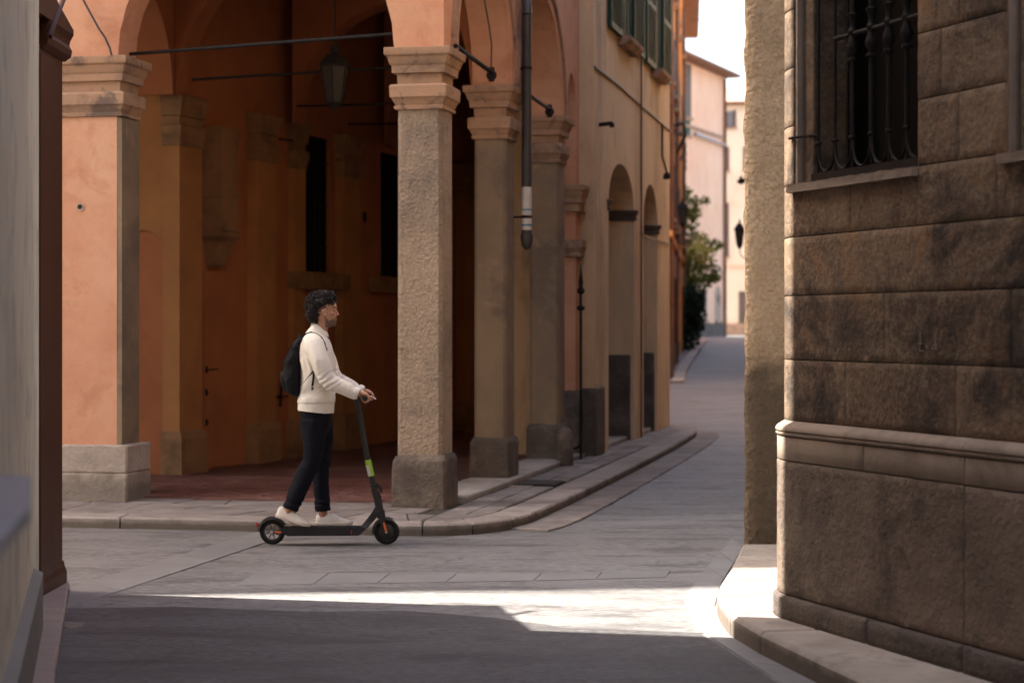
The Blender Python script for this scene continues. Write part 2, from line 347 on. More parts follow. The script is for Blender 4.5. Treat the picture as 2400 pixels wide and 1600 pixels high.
PHI = rad(11.9); U = Vector((math.cos(PHI), -math.sin(PHI))); V = Vector((math.sin(PHI), math.cos(PHI)))
O = Vector((-.58, 16.74))
def LW(a, b): p = O + U*a + V*b; return (p.x, p.y)
def aslab(parent, name, polys, z1, th, bv, m, jit=0):
    for k, pl in enumerate(polys):
        bm = NB(); slab(bm, pl, z1 + (random.uniform(-jit, jit) if jit else 0), th, bv, terr)
        obj(name, bm, m, parent)
def quadstrip(A, B, n, gap=.006):
    """n stones between polylines A (outer) and B (inner) of equal length"""
    def at(P, t):
        L = [0]
        for p, q in zip(P[:-1], P[1:]): L.append(L[-1]+math.dist(p, q))
        d = t*L[-1]
        for i in range(len(P)-1):
            if d <= L[i+1]+1e-9:
                f = (d-L[i])/(L[i+1]-L[i]); return (P[i][0]+(P[i+1][0]-P[i][0])*f, P[i][1]+(P[i+1][1]-P[i][1])*f)
        return P[-1]
    L = sum(math.dist(p, q) for p, q in zip(A[:-1], A[1:])); e = gap/L
    cuts = [0]
    for i in range(n): cuts.append((i+1)/n + (random.uniform(-.12, .12)/n if i < n-1 else 0))
    out = []
    for t0, t1 in zip(cuts[:-1], cuts[1:]):
        ts = [t0+e+(t1-t0-2*e)*q/4 for q in range(5)]
        out.append([at(A, t) for t in ts]+[at(B, t) for t in reversed(ts)])
    return out
# --- pavement in front of and beside the portico, local (a, b) of the portico
KO = [(-9,-1.46),(-6,-1.42),(-3,-1.38),(-1.3,-1.30),(-.6,-1.42),(-.1,-1.44),(.25,-1.40),(.52,-1.22),(.70,-.95),(.80,-.6),(.84,-.1),(.86,1.5),(.86,4),(.85,8),(.80,11.5),(.72,13.6),(.45,14.6),(.0,15.0)]
def inset(P, d):
    out = []
    for i, p in enumerate(P):
        a = Vector(P[max(i-1,0)]); b = Vector(P[min(i+1,len(P)-1)]); t = (b-a).normalized()
        out.append((p[0]-t.y*d, p[1]+t.x*d))
    return out
def dens(P, m=6):
    o = []
    for p, q in zip(P[:-1], P[1:]):
        for i in range(m): o.append((p[0]+(q[0]-p[0])*i/m, p[1]+(q[1]-p[1])*i/m))
    return o+[P[-1]]
KOd = dens(KO, 4)
# smooth
for _ in range(6):
    KOd = [KOd[0]]+[((KOd[i-1][0]+2*KOd[i][0]+KOd[i+1][0])/4, (KOd[i-1][1]+2*KOd[i][1]+KOd[i+1][1])/4) for i in range(1, len(KOd)-1)]+[KOd[-1]]
KI = inset(KOd, .32); KW = [LW(*p) for p in KOd]; KIW = [LW(*p) for p in KI]
PZ = .09
bm = NB()
body = KIW + [LW(-.3, 15), LW(-.3, .6), LW(-9, .6)]
slab(bm, [tuple(p) for p in body], PZ-.012, .3, .004)
pav = obj('pavement', bm, M['mortar'], kind='structure')
kst = quadstrip(KW[:24], KIW[:24], 7)+quadstrip(KW[23:44], KIW[23:44], 6)+quadstrip(KW[43:], KIW[43:], 12)
aslab(pav, 'kerb_stone', kst, PZ, .3, .014, M['kerb'], .003)
# gutter stones along the side kerb
GO = inset(KOd, -.34); GO = [LW(*p) for p in GO]
gs = quadstrip(GO[34:-6], KW[34:-6], 15, .005)
aslab(road, 'gutter_stone', gs, .012, .05, .006, M['slab'])
# paving slabs (front strip, corner, side strip)
fr = []
def row(b0, b1, a0, a1, wmin, wmax, sk=.0):
    a = a0
    pj = random.uniform(-sk, sk)
    while a < a1-.08:
        n = min(a+random.uniform(wmin, wmax), a1)
        if a1-n < .15: n = a1
        j = random.uniform(-sk, sk) if n < a1 else 0
        e = .007
        fr.append([LW(a+e+pj, b0+e), LW(n-e+j, b0+e), LW(n-e-j, b1-e), LW(a+e-pj, b1-e)]); a = n; pj = j
row(-1.06, -.62, -9, -3.2, .4, .8, .05); row(-.62, -.22, -9, -3.2, .4, .8, .05); row(-.22, .3, -9, -3.1, .4, .8, .05)
row(-1.04, -.52, -3.2, .06, .45, .95, .10); row(-.52, -.06, -3.2, -.1, .4, .8, .07); row(-.06, .36, -3.2, -.5, .4, .8, .05)
fr.append([LW(.08,-1.02), LW(.26,-.98), LW(.40,-.78), LW(.46,-.5), LW(.07,-.5)])
def rowb(a0, a1, b0, b1, wmin, wmax, sk=.03):
    b = b0
    while b < b1-.08:
        n = min(b+random.uniform(wmin, wmax), b1); e = .006; j = random.uniform(-sk, sk)
        fr.append([LW(a0+e, b+e), LW(a1-e, b+e+j), LW(a1-e, n-e+j), LW(a0+e, n-e)]); b = n
rowb(.06, .30, -.47, 14.3, .22, .6); rowb(.30, .50, -.44, 14.2, .25, .7)
aslab(pav, 'paving_slab', fr, PZ, .05, .008, M['slab'], .004)
# --- porch floor and its pale edging stones
bm = NB(); slab(bm, [LW(-9.3,.35), LW(-.42,.35), LW(-.42,14.6), LW(-6,14.6), LW(-9.3,6)], .10, .3, .003)
pf = obj('porch_floor', bm, M['redfloor'], kind='structure')
# red bricks laid as soldiers near the edge that shows them
mt = M['redfloor']
brick_me = None
def small_brick(bw, bl):
    bm = NB(); box(bm, -bw/2, bw/2, -bl/2, bl/2, 0, .012); bevel(bm, .004)
    bmesh.ops.recalc_face_normals(bm, faces=bm.faces)
    me = bpy.data.meshes.new('floor_brick'); bm.to_mesh(me); bm.free(); me.materials.append(M['floorbrick']); return me
M['floorbrick'] = mat('worn_floor_brick', (.18,.072,.054), (.125,.052,.042), 5, .6, .5, 40, .006, (.38,.24,.19), 3, .4, rnd=.25, spec=.4)
bme = small_brick(.235, .115)
nb = 0
for j in range(8):
    for i in range(14):
        a = -3.0+i*.245+(.12 if j % 2 else 0); b = .42+j*.125
        if a > -.62 or nb >= 290: continue
        o = bpy.data.objects.new('floor_brick', bme); link(o, pf); x, y = LW(a, b)
        o.location = (x, y, .098+random.uniform(-.002,.003)); o.rotation_euler = (0, 0, -PHI+random.uniform(-.03,.03)); nb += 1
bm = NB()
for j in range(12):
    for i in range(28):
        a = -6.9+i*.245+(.12 if j % 2 else 0); b = 1.42+j*.125
        if a > -.6: continue
        r = Matrix.Translation((*LW(a, b), .097+random.uniform(-.001,.003))) @ Matrix.Rotation(-PHI, 4, 'Z')
        n0 = len(bm.verts); box(bm, -.117, .117, -.057, .057, 0, .012)
        bm.verts.ensure_lookup_table()
        for v in bm.verts[n0:]: v.co = r @ v.co
obj('floor_brick_field', bm, M['floorbrick'], pf, kind='stuff')
es = []
b = .55
while b < 14:
    n = b+random.uniform(.7, 1.1); es.append([LW(-.42,b+.004), LW(.055,b+.004), LW(.055,n-.004), LW(-.42,n-.004)]); b = n
aslab(pf, 'edging_stone', es, .145, .3, .012, M['step'], .001)
# --- slab bands let into the road
A = [G(153,1380), G(605,1246)]; B = [G(165,1414), G(612,1267)]
B[0] = (A[0][0]+.30, A[0][1]-.40); B[1] = (A[1][0]+.24, A[1][1]-.38)
A0 = (A[0][0]-(A[1][0]-A[0][0])*.15, A[0][1]-(A[1][1]-A[0][1])*.15); B0 = (B[0][0]-(B[1][0]-B[0][0])*.15, B[0][1]-(B[1][1]-B[0][1])*.15)
aslab(road, 'band_slab', quadstrip([A0, A[1]], [B0, B[1]], 5, .004), .0035, .03, .002, M['band'])
aslab(road, 'band_slab', quadstrip([G(551,1371), G(1196,1361), G(1562,1352)], [G(600,1341), G(1210,1345), G(1572,1336)], 6, .004), .002, .03, .002, M['band'])
# --- right-hand kerb and step
def Gt(x, y): return G(x, y, .12)
RO = [Gt(1758,1240), Gt(1733,1288), Gt(1710,1333), Gt(1689,1364), Gt(1681,1389), Gt(1689,1412), Gt(1712,1439), Gt(1782,1479), Gt(1960,1563), Gt(2050,1604), Gt(2300,1740), (1.75,4.0), (2.6,1.0), (4.5,-5)]
RI = [(2.0,13.8),(1.98,13.2),(1.95,12.5),(1.92,12.0),(1.88,11.5),(1.82,11.1),(1.80,10.6),(1.9,9.9),(2.05,8.9),(2.2,8.4),(2.45,7.4),(3.3,4.6),(4.2,1.8),(6.0,-4.5)]
bm = NB(); slab(bm, [(x+.05, y+(.0 if i else -.04)) for i, (x, y) in enumerate(RO)]+RI[::-1], .108, .3, .004)
rpv = obj('pavement', bm, M['mortar'], kind='structure')
kr = quadstrip(RO[:4], RI[:4], 2, .004)+quadstrip(RO[3:7], RI[3:7], 2, .004)+quadstrip(RO[6:8], RI[6:8], 1, .007)+quadstrip(RO[7:], RI[7:], 9, .006)
aslab(rpv, 'step_stone', kr, .12, .3, .022, M['step'])
GOo = [G(1715,1262), G(1640,1348), G(1602,1406), G(1633,1474), G(1770,1561), G(1832,1602), G(2000,1740)]
GIi = [G(1745,1285), G(1695,1366), G(1680,1420), G(1712,1478), G(1782,1521), G(1985,1604), G(2250,1760)]
aslab(road, 'gutter_stone', quadstrip(GOo, [(x-.012, y) for x, y in GIi], 8, .005), .0055, .04, .003, M['band'])
# courses of worn road stones: across the street, and along the front of the portico
def road_course(a0, a1, b0, b1, wmin, wmax, tilt, jz):
    a = a0; 
    while a < a1-.05:
        n = min(a+random.uniform(wmin, wmax), a1)
        if a1-n < .25: n = a1
        e = .0009; bm = NB(); t1, t2 = random.uniform(-tilt, tilt), random.uniform(-tilt, tilt); z = .004+random.uniform(-jz, jz)
        pl = [LW(a+e, b0+e), LW(n-e, b0+e), LW(n-e, b1-e), LW(a+e, b1-e)]
        slab(bm, pl, z, .03, .003, lambda x, y: terr(x, y)+t1*(x-pl[0][0])+t2*(y-pl[0][1]))
        obj('road_stone', bm, M['road_stone'], road); a = n
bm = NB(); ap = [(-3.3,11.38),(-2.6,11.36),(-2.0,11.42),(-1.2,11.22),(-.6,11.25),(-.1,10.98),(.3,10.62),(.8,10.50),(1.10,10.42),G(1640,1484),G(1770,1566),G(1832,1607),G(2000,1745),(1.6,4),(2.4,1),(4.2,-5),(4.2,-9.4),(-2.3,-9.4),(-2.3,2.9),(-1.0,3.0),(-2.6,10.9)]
slab(bm, ap, .004, .02, .002); obj('alley_shade_sheet', bm, M['alley'], kind='structure')  # thin dark sheet, alley shade put into its colour; edge follows the cast shadow
# the broken corner of the alley surface by the brown post
bm = NB(); slab(bm, [G(150,1457), G(198,1461), G(192,1472), G(160,1476), G(150,1472)], .008, .03, .003)
obj('patch_stone', bm, M['step'], road)
# left-hand pinkish kerb under the cream wall
LO = [(-2.80,12.15), G(128,1600,0.0), (-1.55,6.5), (-.72,3.05)]
LI = [(-3.4,12.15), (-2.75,8.9), (-2.3,6.3), (-1.4,2.9)]
bm = NB(); slab(bm, LO+LI[::-1], .048, .2, .004); lpv = obj('pavement', bm, M['mortar'], kind='structure')
aslab(lpv, 'kerb_stone', quadstrip(LO, LI, 5, .004), .06, .2, .012, M['pink_kerb'])
# far pavement along the orange houses with a pale kerb
def far_pt(x, y):
    Y = 30.0
    for _ in range(60): Y = FPX*(CAMZ-terr(0, Y))/(y-HY)*.5+Y*.5
    return ((x-CX)/FPX*Y, Y)
fo = [far_pt(1604,897), far_pt(1608,878), far_pt(1622,850), far_pt(1640,824), far_pt(1652,806), far_pt(1660,795)]
fi = [far_pt(1545,899), far_pt(1552,880), far_pt(1578,850), far_pt(1602,824), far_pt(1618,806), far_pt(1632,795)]
bm = NB(); slab(bm, fo+fi[::-1], .05, .3, .004, terr); fpv = obj('pavement', bm, M['slab'], kind='structure')
fk = [(x-.3, y+.02) for x, y in fo]
aslab(fpv, 'kerb_stone', quadstrip(fo, fk, 10, .01), .08, .3, .015, M['step'])

# ================================================================== THE PORTICO BUILDING
bd = thing('portico_building', 'orange plastered corner building with stone columned portico behind the scooter rider', 'building', (O.x, O.y, 0), -PHI)
CAPT = 4.11
def I3(p): return p
# shared measures: (z, overhang beyond the shaft, chamfer)
CAP = [(3.57,.0),(3.575,.022),(3.60,.026),(3.61,.014),(3.65,.034),(3.672,.046),(3.68,.056),(3.775,.060),(3.79,.048),(3.80,.0),(3.885,.004),(3.893,.040),(3.955,.044),(3.965,.052),(3.975,.060),(4.03,.075),(4.045,.095),(4.052,.098),(4.105,.100),(4.11,.096)]
def column(ca, cb, hw, hd, parent, name='column', base_oh=.045, basez=.55, m='stone', z0=.08, rough=True, chw=.03, label=None):
    bm = NB(); rings = []
    N = 14 if rough else 2
    for i in range(N+1):
        z = basez-.01+(3.58-basez)*i/N; f = 1.0+.012*(1-i/N)
        rings.append(sqring(hw*f, hd*f, z, chw, ca, cb))
    loft(bm, rings)
    sh = obj(name, bm, M[m], parent, label=label)
    bm = NB()
    o = base_oh
    loft(bm, [sqring(hw+o, hd+o, z0, .02, ca, cb), sqring(hw+o, hd+o, basez-.055, .03, ca, cb), sqring(hw+o-.012, hd+o-.012, basez-.03, .035, ca, cb), sqring(hw+.008, hd+.008, basez+.002, .03, ca, cb)])
    subdiv_noise(bm, 4, .011, 5.5, seed=ca*3+cb)
    obj('column_base', bm, M['stone_dark'], sh, smooth=50)
    bm = NB()
    loft(bm, [sqring(hw+d, hd+d, z, .006, ca, cb) for z, d in CAP])
    obj('capital', bm, M['cap_stone'], sh, smooth=25)
    return sh
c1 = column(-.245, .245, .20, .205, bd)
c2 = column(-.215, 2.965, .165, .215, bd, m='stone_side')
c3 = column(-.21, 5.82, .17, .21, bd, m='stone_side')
# left corner pier and the next one along
def pier(a0, a1, parent):
    bm = NB(); box(bm, a0, a1, .0, .40, .58, 3.6)
    p = obj('corner_pier', bm, M['orange'], parent)
    bm = NB(); box(bm, a1+.002, a1+.045, .004, .40, .595, 3.56); subdiv_noise(bm, 3, .004, 6, 3); obj('quoin_facing', bm, M['stone_side'], p)
    bw = (a1+.10-a0)/3
    for (z0, z1, cuts) in ((.08, .345, (a0, a0+.42, a1+.12)), (.349, .60, (a0, a0+.72, a1+.12))):
        for q0, q1 in zip(cuts[:-1], cuts[1:]):
            bm = NB(); box(bm, q0+.003, q1-.003, -.055, .50, z0, z1); bevel(bm, .012); subdiv_noise(bm, 3, .010, 4.5, seed=z0+q0)
            obj('base_block', bm, M['grey_stone'], p, smooth=50)
    bm = NB(); c = ((a0+a1)/2, .2); hw = (a1-a0)/2+.03
    loft(bm, [sqring(hw+d, .2+d, z, .004, *c) for z, d in CAP]); obj('capital', bm, M['cap_stone'], p, smooth=25)
    return p
pr = pier(-4.3, -3.06, bd); pier(-8.0, -6.9, bd)
# round vent in the pier
bm = NB(); lathe(bm, [(.024,-.004),(.024,-.012),(.034,-.014),(.036,0)], (-3.415, .002, 2.757), 20, 'y', cap=False); vt = obj('vent_ring', bm, M['grey_stone'], pr, smooth=40)
bm = NB(); lathe(bm, [(.026,-.007),(.026,.001)], (-3.415, 0, 2.757), 16, 'y'); obj('vent_hole', bm, M['void'], vt)
# front and side walls above the capitals
H = 13.0
Ff = lambda s, n, z: (s, n, z); Fs = lambda s, n, z: (n, s, z)
bm = NB(); arch_wall(bm, Ff, -9.3, -.02, CAPT, H, [(-1.765,1.295,CAPT,1.295,None),(-5.6,1.3,CAPT,1.3,None)], .02, .42)
obj('wall', bm, M['orange'], bd)
bm = NB(); arch_wall(bm, Fs, .425, 6.90, CAPT, H, [(1.61,1.155,CAPT,1.155,None),(4.385,1.21,CAPT,1.21,None),(6.38,.30,CAPT,.6,None)], -.40, -.022)
obj('wall', bm, M['orange'], bd)
for c, R in ((1.61,1.155),(4.385,1.21)):
    bm = NB(); arch_ring(bm, Fs, c, R, CAPT, R+.012, R+.13, -.03, .012); ar = obj('archivolt', bm, M['orange'], bd, smooth=40)
    bm = NB(); arch_ring(bm, Fs, c, R, CAPT, R+.135, R+.18, -.03, .040); obj('archivolt_moulding', bm, M['cap_stone'], ar, smooth=40)
# orange jamb where the arcade meets the beige building, with its own lower imposts
bm = NB(); box(bm, -.40, -.03, 6.70, 6.93, .9, CAPT+.02); jb = obj('end_pier', bm, M['orange'], bd)
bm = NB(); loft(bm, [sqring(.22+d*.8, .14+d*.8, z-.72, .004, -.2, 6.80) for z, d in CAP[8:]]); obj('impost', bm, M['cap_stone'], jb, smooth=25)
bm = NB(); loft(bm, [sqring(.22+d*.7, .14+d*.7, z-1.05, .004, -.2, 6.80) for z, d in CAP[:8]]); obj('impost', bm, M['cap_stone'], jb, smooth=25)
bm = NB(); loft(bm, [sqring(.24, .17, .08, .03, -.19, 6.78), sqring(.24, .17, .86, .03, -.19, 6.78), sqring(.21, .14, .90, .03, -.19, 6.78)]); subdiv_noise(bm, 3, .008, 5, 4); obj('base_block', bm, M['stone_dark'], jb, smooth=50)
# roof
bm = NB(); box(bm, -9.5, .7, -.7, 13.0, H+.002, H+.35); obj('roof', bm, M['roof'], bd)
# inner walls of the portico: back wall of the front range, inner wall of the street range
W2 = Vector((.68, 6.38)).normalized(); N2 = Vector((W2.y, -W2.x)); P2 = Vector((-3.72, 2.95))
def FI(s, n, z): p = P2 + W2*s + N2*n; return (p.x, p.y, z)
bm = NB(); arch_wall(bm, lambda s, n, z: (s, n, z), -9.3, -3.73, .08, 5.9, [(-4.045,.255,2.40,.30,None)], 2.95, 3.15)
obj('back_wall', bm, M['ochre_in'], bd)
bm = NB(); box(bm, -4.4, -3.6, 3.45, 3.5, .08, 2.8); box(bm, -3.788, -3.74, 3.152, 3.45, .08, 2.8); nd = obj('niche_back', bm, M['niche'], bd)  # niche faces take the plaster with painted-in shade
# inner wall with window openings
def wall_open(bm, F, s0, s1, z0, z1, ops, n0, n1):
    """rectangular openings (a,b,zb,zt)"""
    xs = sorted({s0, s1, *[o[0] for o in ops], *[o[1] for o in ops]}); 
    for a, b in zip(xs[:-1], xs[1:]):
        o = [q for q in ops if q[0] <= a+1e-6 and q[1] >= b-1e-6]
        segs = [(z0, z1)] if not o else [(z0, o[0][2]), (o[0][3], z1)]
        for (p, q) in segs:
            if q-p < 1e-4: continue
            hexa(bm, [F(a,n0,p), F(b,n0,p), F(b,n1,p), F(a,n1,p), F(a,n0,q), F(b,n0,q), F(b,n1,q), F(a,n1,q)])
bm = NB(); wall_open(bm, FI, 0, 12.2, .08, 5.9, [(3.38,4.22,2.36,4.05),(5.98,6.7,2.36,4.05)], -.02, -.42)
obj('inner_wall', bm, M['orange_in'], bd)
def iblock(bm, s0, s1, n0, n1, z0, z1): hexa(bm, [FI(s0,n0,z0), FI(s1,n0,z0), FI(s1,n1,z0), FI(s0,n1,z0), FI(s0,n0,z1), FI(s1,n0,z1), FI(s1,n1,z1), FI(s0,n1,z1)])
def iring(s0, s1, d, z, n1): return [FI(s0-d,-.1,z), FI(s1+d,-.1,z), FI(s1+d,n1+d,z), FI(s0-d,n1+d,z)]
for (s0, s1, n1) in ((-.02,.50,.10),(1.86,2.38,.10),(2.98,3.30,.07),(4.42,5.0,.09),(6.95,7.5,.13),(9.0,9.6,.13)):
    bm = NB(); iblock(bm, s0, s1, -.1, n1, .50, 3.62)
    pl = obj('pilaster', bm, M['ochre_in'], bd)
    bm = NB(); loft(bm, [iring(s0,s1,.05,.10,n1), iring(s0,s1,.05,.48,n1), iring(s0,s1,.02,.56,n1)]); obj('pilaster_base', bm, M['in_stone'], pl)
    bm = NB(); loft(bm, [iring(s0,s1,d*.6,z+.02,n1) for z, d in CAP]); obj('capital', bm, M['in_stone'], pl, smooth=25)
def grille(F, s0, s1, z0, z1, n, parent, k=5, r=.009):
    for i in range(k):
        s = s0+(s1-s0)*(i+.5)/k; bm = NB(); tube(bm, [F(s,n,z0), F(s,n,z1)], r, 6); obj('window_bar', bm, M['iron'], parent)
    for j in range(3):
        z = z0+(z1-z0)*(j+.6)/3.2; bm = NB(); tube(bm, [F(s0,n,z), F(s1,n,z)], r*.8, 6); obj('window_bar', bm, M['iron'], parent)
for s0, s1 in ((3.38,4.22),(5.98,6.7)):
    bm = NB(); iblock(bm, s0-.001, s1+.001, -.10, -.07, 2.34, 4.07); wn = obj('window', bm, M['void_black'], bd)
    bm = NB(); iblock(bm, s0-.42, s1+.36, -.02, .13, 2.14, 2.34); obj('sill', bm, M['in_stone'], wn)
    grille(FI, s0, s1, 2.36, 4.05, -.03, wn)
# stone oriel on a corbel
bm = NB()
for z, hw, hd in ((2.33,.16,.10),(2.36,.20,.14),(2.52,.27,.20),(2.60,.31,.24),(2.66,.40,.30),(2.71,.41,.31),(2.73,.36,.27),(3.08,.36,.27),(3.10,.385,.285),(3.15,.385,.285),(3.17,.36,.27),(3.62,.36,.27),(3.80,.42,.30),(3.86,.43,.30)):
    pass
rg = [[FI(.93-hw*.55,-.05,z), FI(.93+hw*.55,-.05,z), FI(.93+hw*.55,hd*.8,z), FI(.93-hw*.55,hd*.8,z)] for z, hw, hd in ((2.33,.16,.10),(2.36,.20,.14),(2.52,.27,.20),(2.60,.31,.24),(2.66,.40,.30),(2.71,.41,.31),(2.73,.36,.27),(3.08,.36,.27),(3.10,.385,.285),(3.15,.385,.285),(3.17,.36,.27),(3.62,.36,.27),(3.80,.42,.30),(3.86,.43,.30))]
loft(bm, rg); obj('oriel_corbel', bm, M['in_stone'], bd, smooth=20)
# flush door in the inner wall, with strap hinges
bm = NB(); iblock(bm, .74, 1.30, -.02, .006, .12, 2.28); dr = obj('door', bm, M['orange_in'], bd)
for z, l in ((.95,.07),(1.20,.30),(.62,.07)):
    bm = NB(); tube(bm, [FI(.76,.02,z-.035), FI(.76,.02,z+.035)], .014, 8); tube(bm, [FI(.76,.014,z), FI(.76+l,.012,z)], .007, 6); obj('hinge', bm, M['iron'], dr)
bm = NB(); tube(bm, [FI(2.70,.01,.72), FI(2.70,.03,1.05)], .015, 6); tube(bm, [FI(2.52,.02,.84), FI(2.9,.02,.84)], .011, 6); obj('door_bolt', bm, M['iron'], bd)
bm = NB(); lathe(bm, [(.05,0),(.05,.02)], (0,0,0), 14, 'x')
for v in bm.verts: v.co = Vector(FI(5.35+v.co.y*.7, v.co.x, 3.13+v.co.z*1.4))
obj('wall_plate', bm, M['iron'], bd)
# porch ceiling, transverse arches and the far end wall
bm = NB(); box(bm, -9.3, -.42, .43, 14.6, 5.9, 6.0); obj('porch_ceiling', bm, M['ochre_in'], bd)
for b, a0 in ((2.78,-3.60),(5.62,-3.25),(8.6,-2.95)):
    a1 = -.42; c = (a0+a1)/2; R = (a1-a0)/2-.001
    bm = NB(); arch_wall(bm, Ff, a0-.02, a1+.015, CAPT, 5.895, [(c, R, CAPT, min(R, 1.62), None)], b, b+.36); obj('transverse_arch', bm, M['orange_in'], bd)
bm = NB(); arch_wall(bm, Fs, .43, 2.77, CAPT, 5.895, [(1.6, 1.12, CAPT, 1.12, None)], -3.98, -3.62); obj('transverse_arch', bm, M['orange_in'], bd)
# iron tie rods
def pxp(x, y, Y): return Vector(((x-CX)/FPX*Y, Y, CAMZ-(y-HY)/FPX*Y))
ROT = Matrix.Rotation(PHI, 4, 'Z')
def toloc(p): return ROT @ (Vector(p)-Vector((O.x, O.y, 0)))
def rod(pa, pb, r=.014, name='tie_rod', parent=None, m='iron'):
    bm = NB(); tube(bm, [toloc(p) for p in (pa, pb)], r, 8); return obj(name, bm, M[m], parent or bd, smooth=60)
rod(pxp(292,128,17.65), pxp(925,80,17.05), .016)
rod(pxp(449,187,20.2), pxp(935,158,19.6), .014)
rod(pxp(696,249,22.4), pxp(935,243,22.0), .013)
rod(pxp(815,291,25.0), pxp(935,290,25.0), .013)
rod(pxp(655,326,22.6), pxp(700,331,23.5), .012)
for (p, q) in (((1068,108,17.0),(1152,170,19.15)), ((1245,227,19.9),(1288,256,21.6))):
    t = rod(pxp(*p), pxp(*q), .022)
    e = toloc(pxp(*q)); bm = NB()
    tube(bm, [e+Vector((.0,0,.05)), e+Vector((0,.0,-.09))], .03, 8); lathe(bm, [(.0,-.03),(.05,-.02),(.055,0),(.05,.02),(0,.03)], tuple(e+Vector((0,0,-.03))), 10, 'y'); obj('tie_anchor', bm, M['iron'], t, smooth=60)
# cables on the plaster
bm = NB(); cpts = [pxp(195,0,17.36), pxp(212,32,17.35), pxp(232,68,17.34), pxp(246,88,17.33), pxp(257,112,17.32), pxp(262,131,17.31)]
tube(bm, [toloc(p) for p in cpts], .010, 6); obj('cable', bm, M['pipe'], bd, smooth=60)
bm = NB(); tube(bm, [toloc(p) for p in (pxp(1135,0,19.0), pxp(1146,60,19.0), pxp(1152,105,19.0), pxp(1151,165,19.05))], .008, 6); obj('cable', bm, M['pipe'], bd, smooth=60)
# hanging lanterns under the vault
def lantern(loc, s, label, rodlen, group=None, name='hanging_lantern', glass='lamp_glass'):
    L = thing(name, label, 'lantern', loc, .4, group)
    bm = NB()
    def hexr(r, z): return [(r*math.cos(PI/3*i), r*math.sin(PI/3*i), z) for i in range(6)]
    loft(bm, [hexr(.115*s,-.02), hexr(.20*s,.50*s)]); obj('lamp_glass', bm, M[glass], L)
    bm = NB(); loft(bm, [hexr(.235*s,.50*s), hexr(.24*s,.53*s), hexr(.13*s,.66*s), hexr(.07*s,.70*s), hexr(.06*s,.78*s), hexr(.01,.84*s)]); obj('lamp_cap', bm, M['iron'], L)
    bm = NB(); loft(bm, [hexr(.02*s,-.12*s), hexr(.06*s,-.07*s), hexr(.13*s,-.02*s), hexr(.13*s,0)]); obj('lamp_base', bm, M['iron'], L)
    for i in range(6):
        a = PI/3*i; bm = NB(); tube(bm, [(.122*s*math.cos(a), .122*s*math.sin(a), -.02), (.208*s*math.cos(a), .208*s*math.sin(a), .5*s)], .009*s, 6); obj('frame_bar', bm, M['iron'], L)
    if rodlen: bm = NB(); tube(bm, [(0,0,.8*s), (0,0,.8*s+rodlen)], .008, 6); obj('hanging_rod', bm, M['iron'], L)
    return L
p = pxp(785,240,18.7); lantern(tuple(p), .68, 'large dark lantern hanging in the front arch above the rider', 5.9-p.z-.56)
# downpipe with stickers
bm = NB()
pa = (.11, 3.02)
tube(bm, [(pa[0],pa[1],2.62),(pa[0],pa[1],4.86)], .051, 14); tube(bm, [(pa[0],pa[1],4.86),(pa[0]-.0,pa[1]+.02,4.93),(pa[0]-.02,pa[1]+.06,5.02),(pa[0]-.04,pa[1]+.2,5.10),(pa[0]-.07,pa[1]+.3,5.2),(pa[0]-.07,pa[1]+.3,H-.01)], .051, 14)
dp = obj('downpipe', bm, M['pipe'], bd, smooth=50)
bm = NB(); lathe(bm, [(.062,2.62),(.064,2.60),(.064,2.56),(.05,2.50),(.02,2.46)], (pa[0],pa[1],0), 14); obj('pipe_end', bm, M['pipe'], dp, smooth=50)
for z0, z1, k in ((2.66,2.70,'white_tag'),(2.70,2.72,'blue_tag'),(2.72,2.86,'white_tag'),(2.86,2.875,'blue_tag'),(2.875,3.10,'white_tag')):
    bm = NB(); lathe(bm, [(.053,z0),(.053,z1)], (pa[0],pa[1],0), 16); obj('sticker', bm, M[k], dp, smooth=50)
for z in (2.78, 4.3):
    bm = NB(); lathe(bm, [(.056,z),(.058,z+.01),(.056,z+.03)], (pa[0],pa[1],0), 14); tube(bm, [(pa[0],pa[1],z+.015),(-.03,pa[1]+.02,z+.015)], .012, 6); obj('pipe_bracket', bm, M['iron'], dp)
# ---- iron post and stone bollard by the third column
ip = thing('iron_post', 'thin black iron post with a spear tip beside the third column', 'post', (*LW(.10,6.32), .085), -PHI)
bm = NB(); tube(bm, [(0,0,0),(0,0,2.02)], .016, 8); obj('shaft', bm, M['iron'], ip, smooth=60)
bm = NB(); lathe(bm, [(.03,1.98),(.045,2.0),(.045,2.03),(.025,2.06),(.03,2.12),(.018,2.2),(.002,2.34)], n=10); obj('spear_tip', bm, M['iron'], ip, smooth=60)
bm = NB(); lathe(bm, [(.03,1.78),(.05,1.80),(.05,1.82),(.03,1.84)], n=10); obj('collar', bm, M['iron'], ip, smooth=60)
bm = NB(); tube(bm, bez((0,0,.22),(-.02,0,.12),(-.1,0,.12),(-.24,0,.16)), .016, 6); obj('foot_scroll', bm, M['iron'], ip, smooth=60)
bm = NB(); lathe(bm, [(.10,0),(.10,.30),(.085,.40),(.05,.43),(.0,.44)], n=12); subdiv_noise(bm, 1, .006, 8, 2)
bo = obj('bollard', bm, M['stone_dark'], smooth=60, loc=(*LW(.08,5.35), .085)); tag(bo, 'short dark stone bollard at the foot of the third column', 'bollard')
# drain cover on the side pavement
dc = thing('drain_cover', 'dark iron drain cover set in the side pavement beyond the corner column', 'drain cover', (*LW(.30,2.75), .088), -PHI)
bm = NB(); box(bm, -.21, .21, -.30, .30, 0, .012); obj('plate', bm, M['iron'], dc)
for i in range(7):
    bm = NB(); box(bm, -.18, .18, -.26+i*.08, -.22+i*.08, .012, .02); obj('rib', bm, M['pipe'], dc)
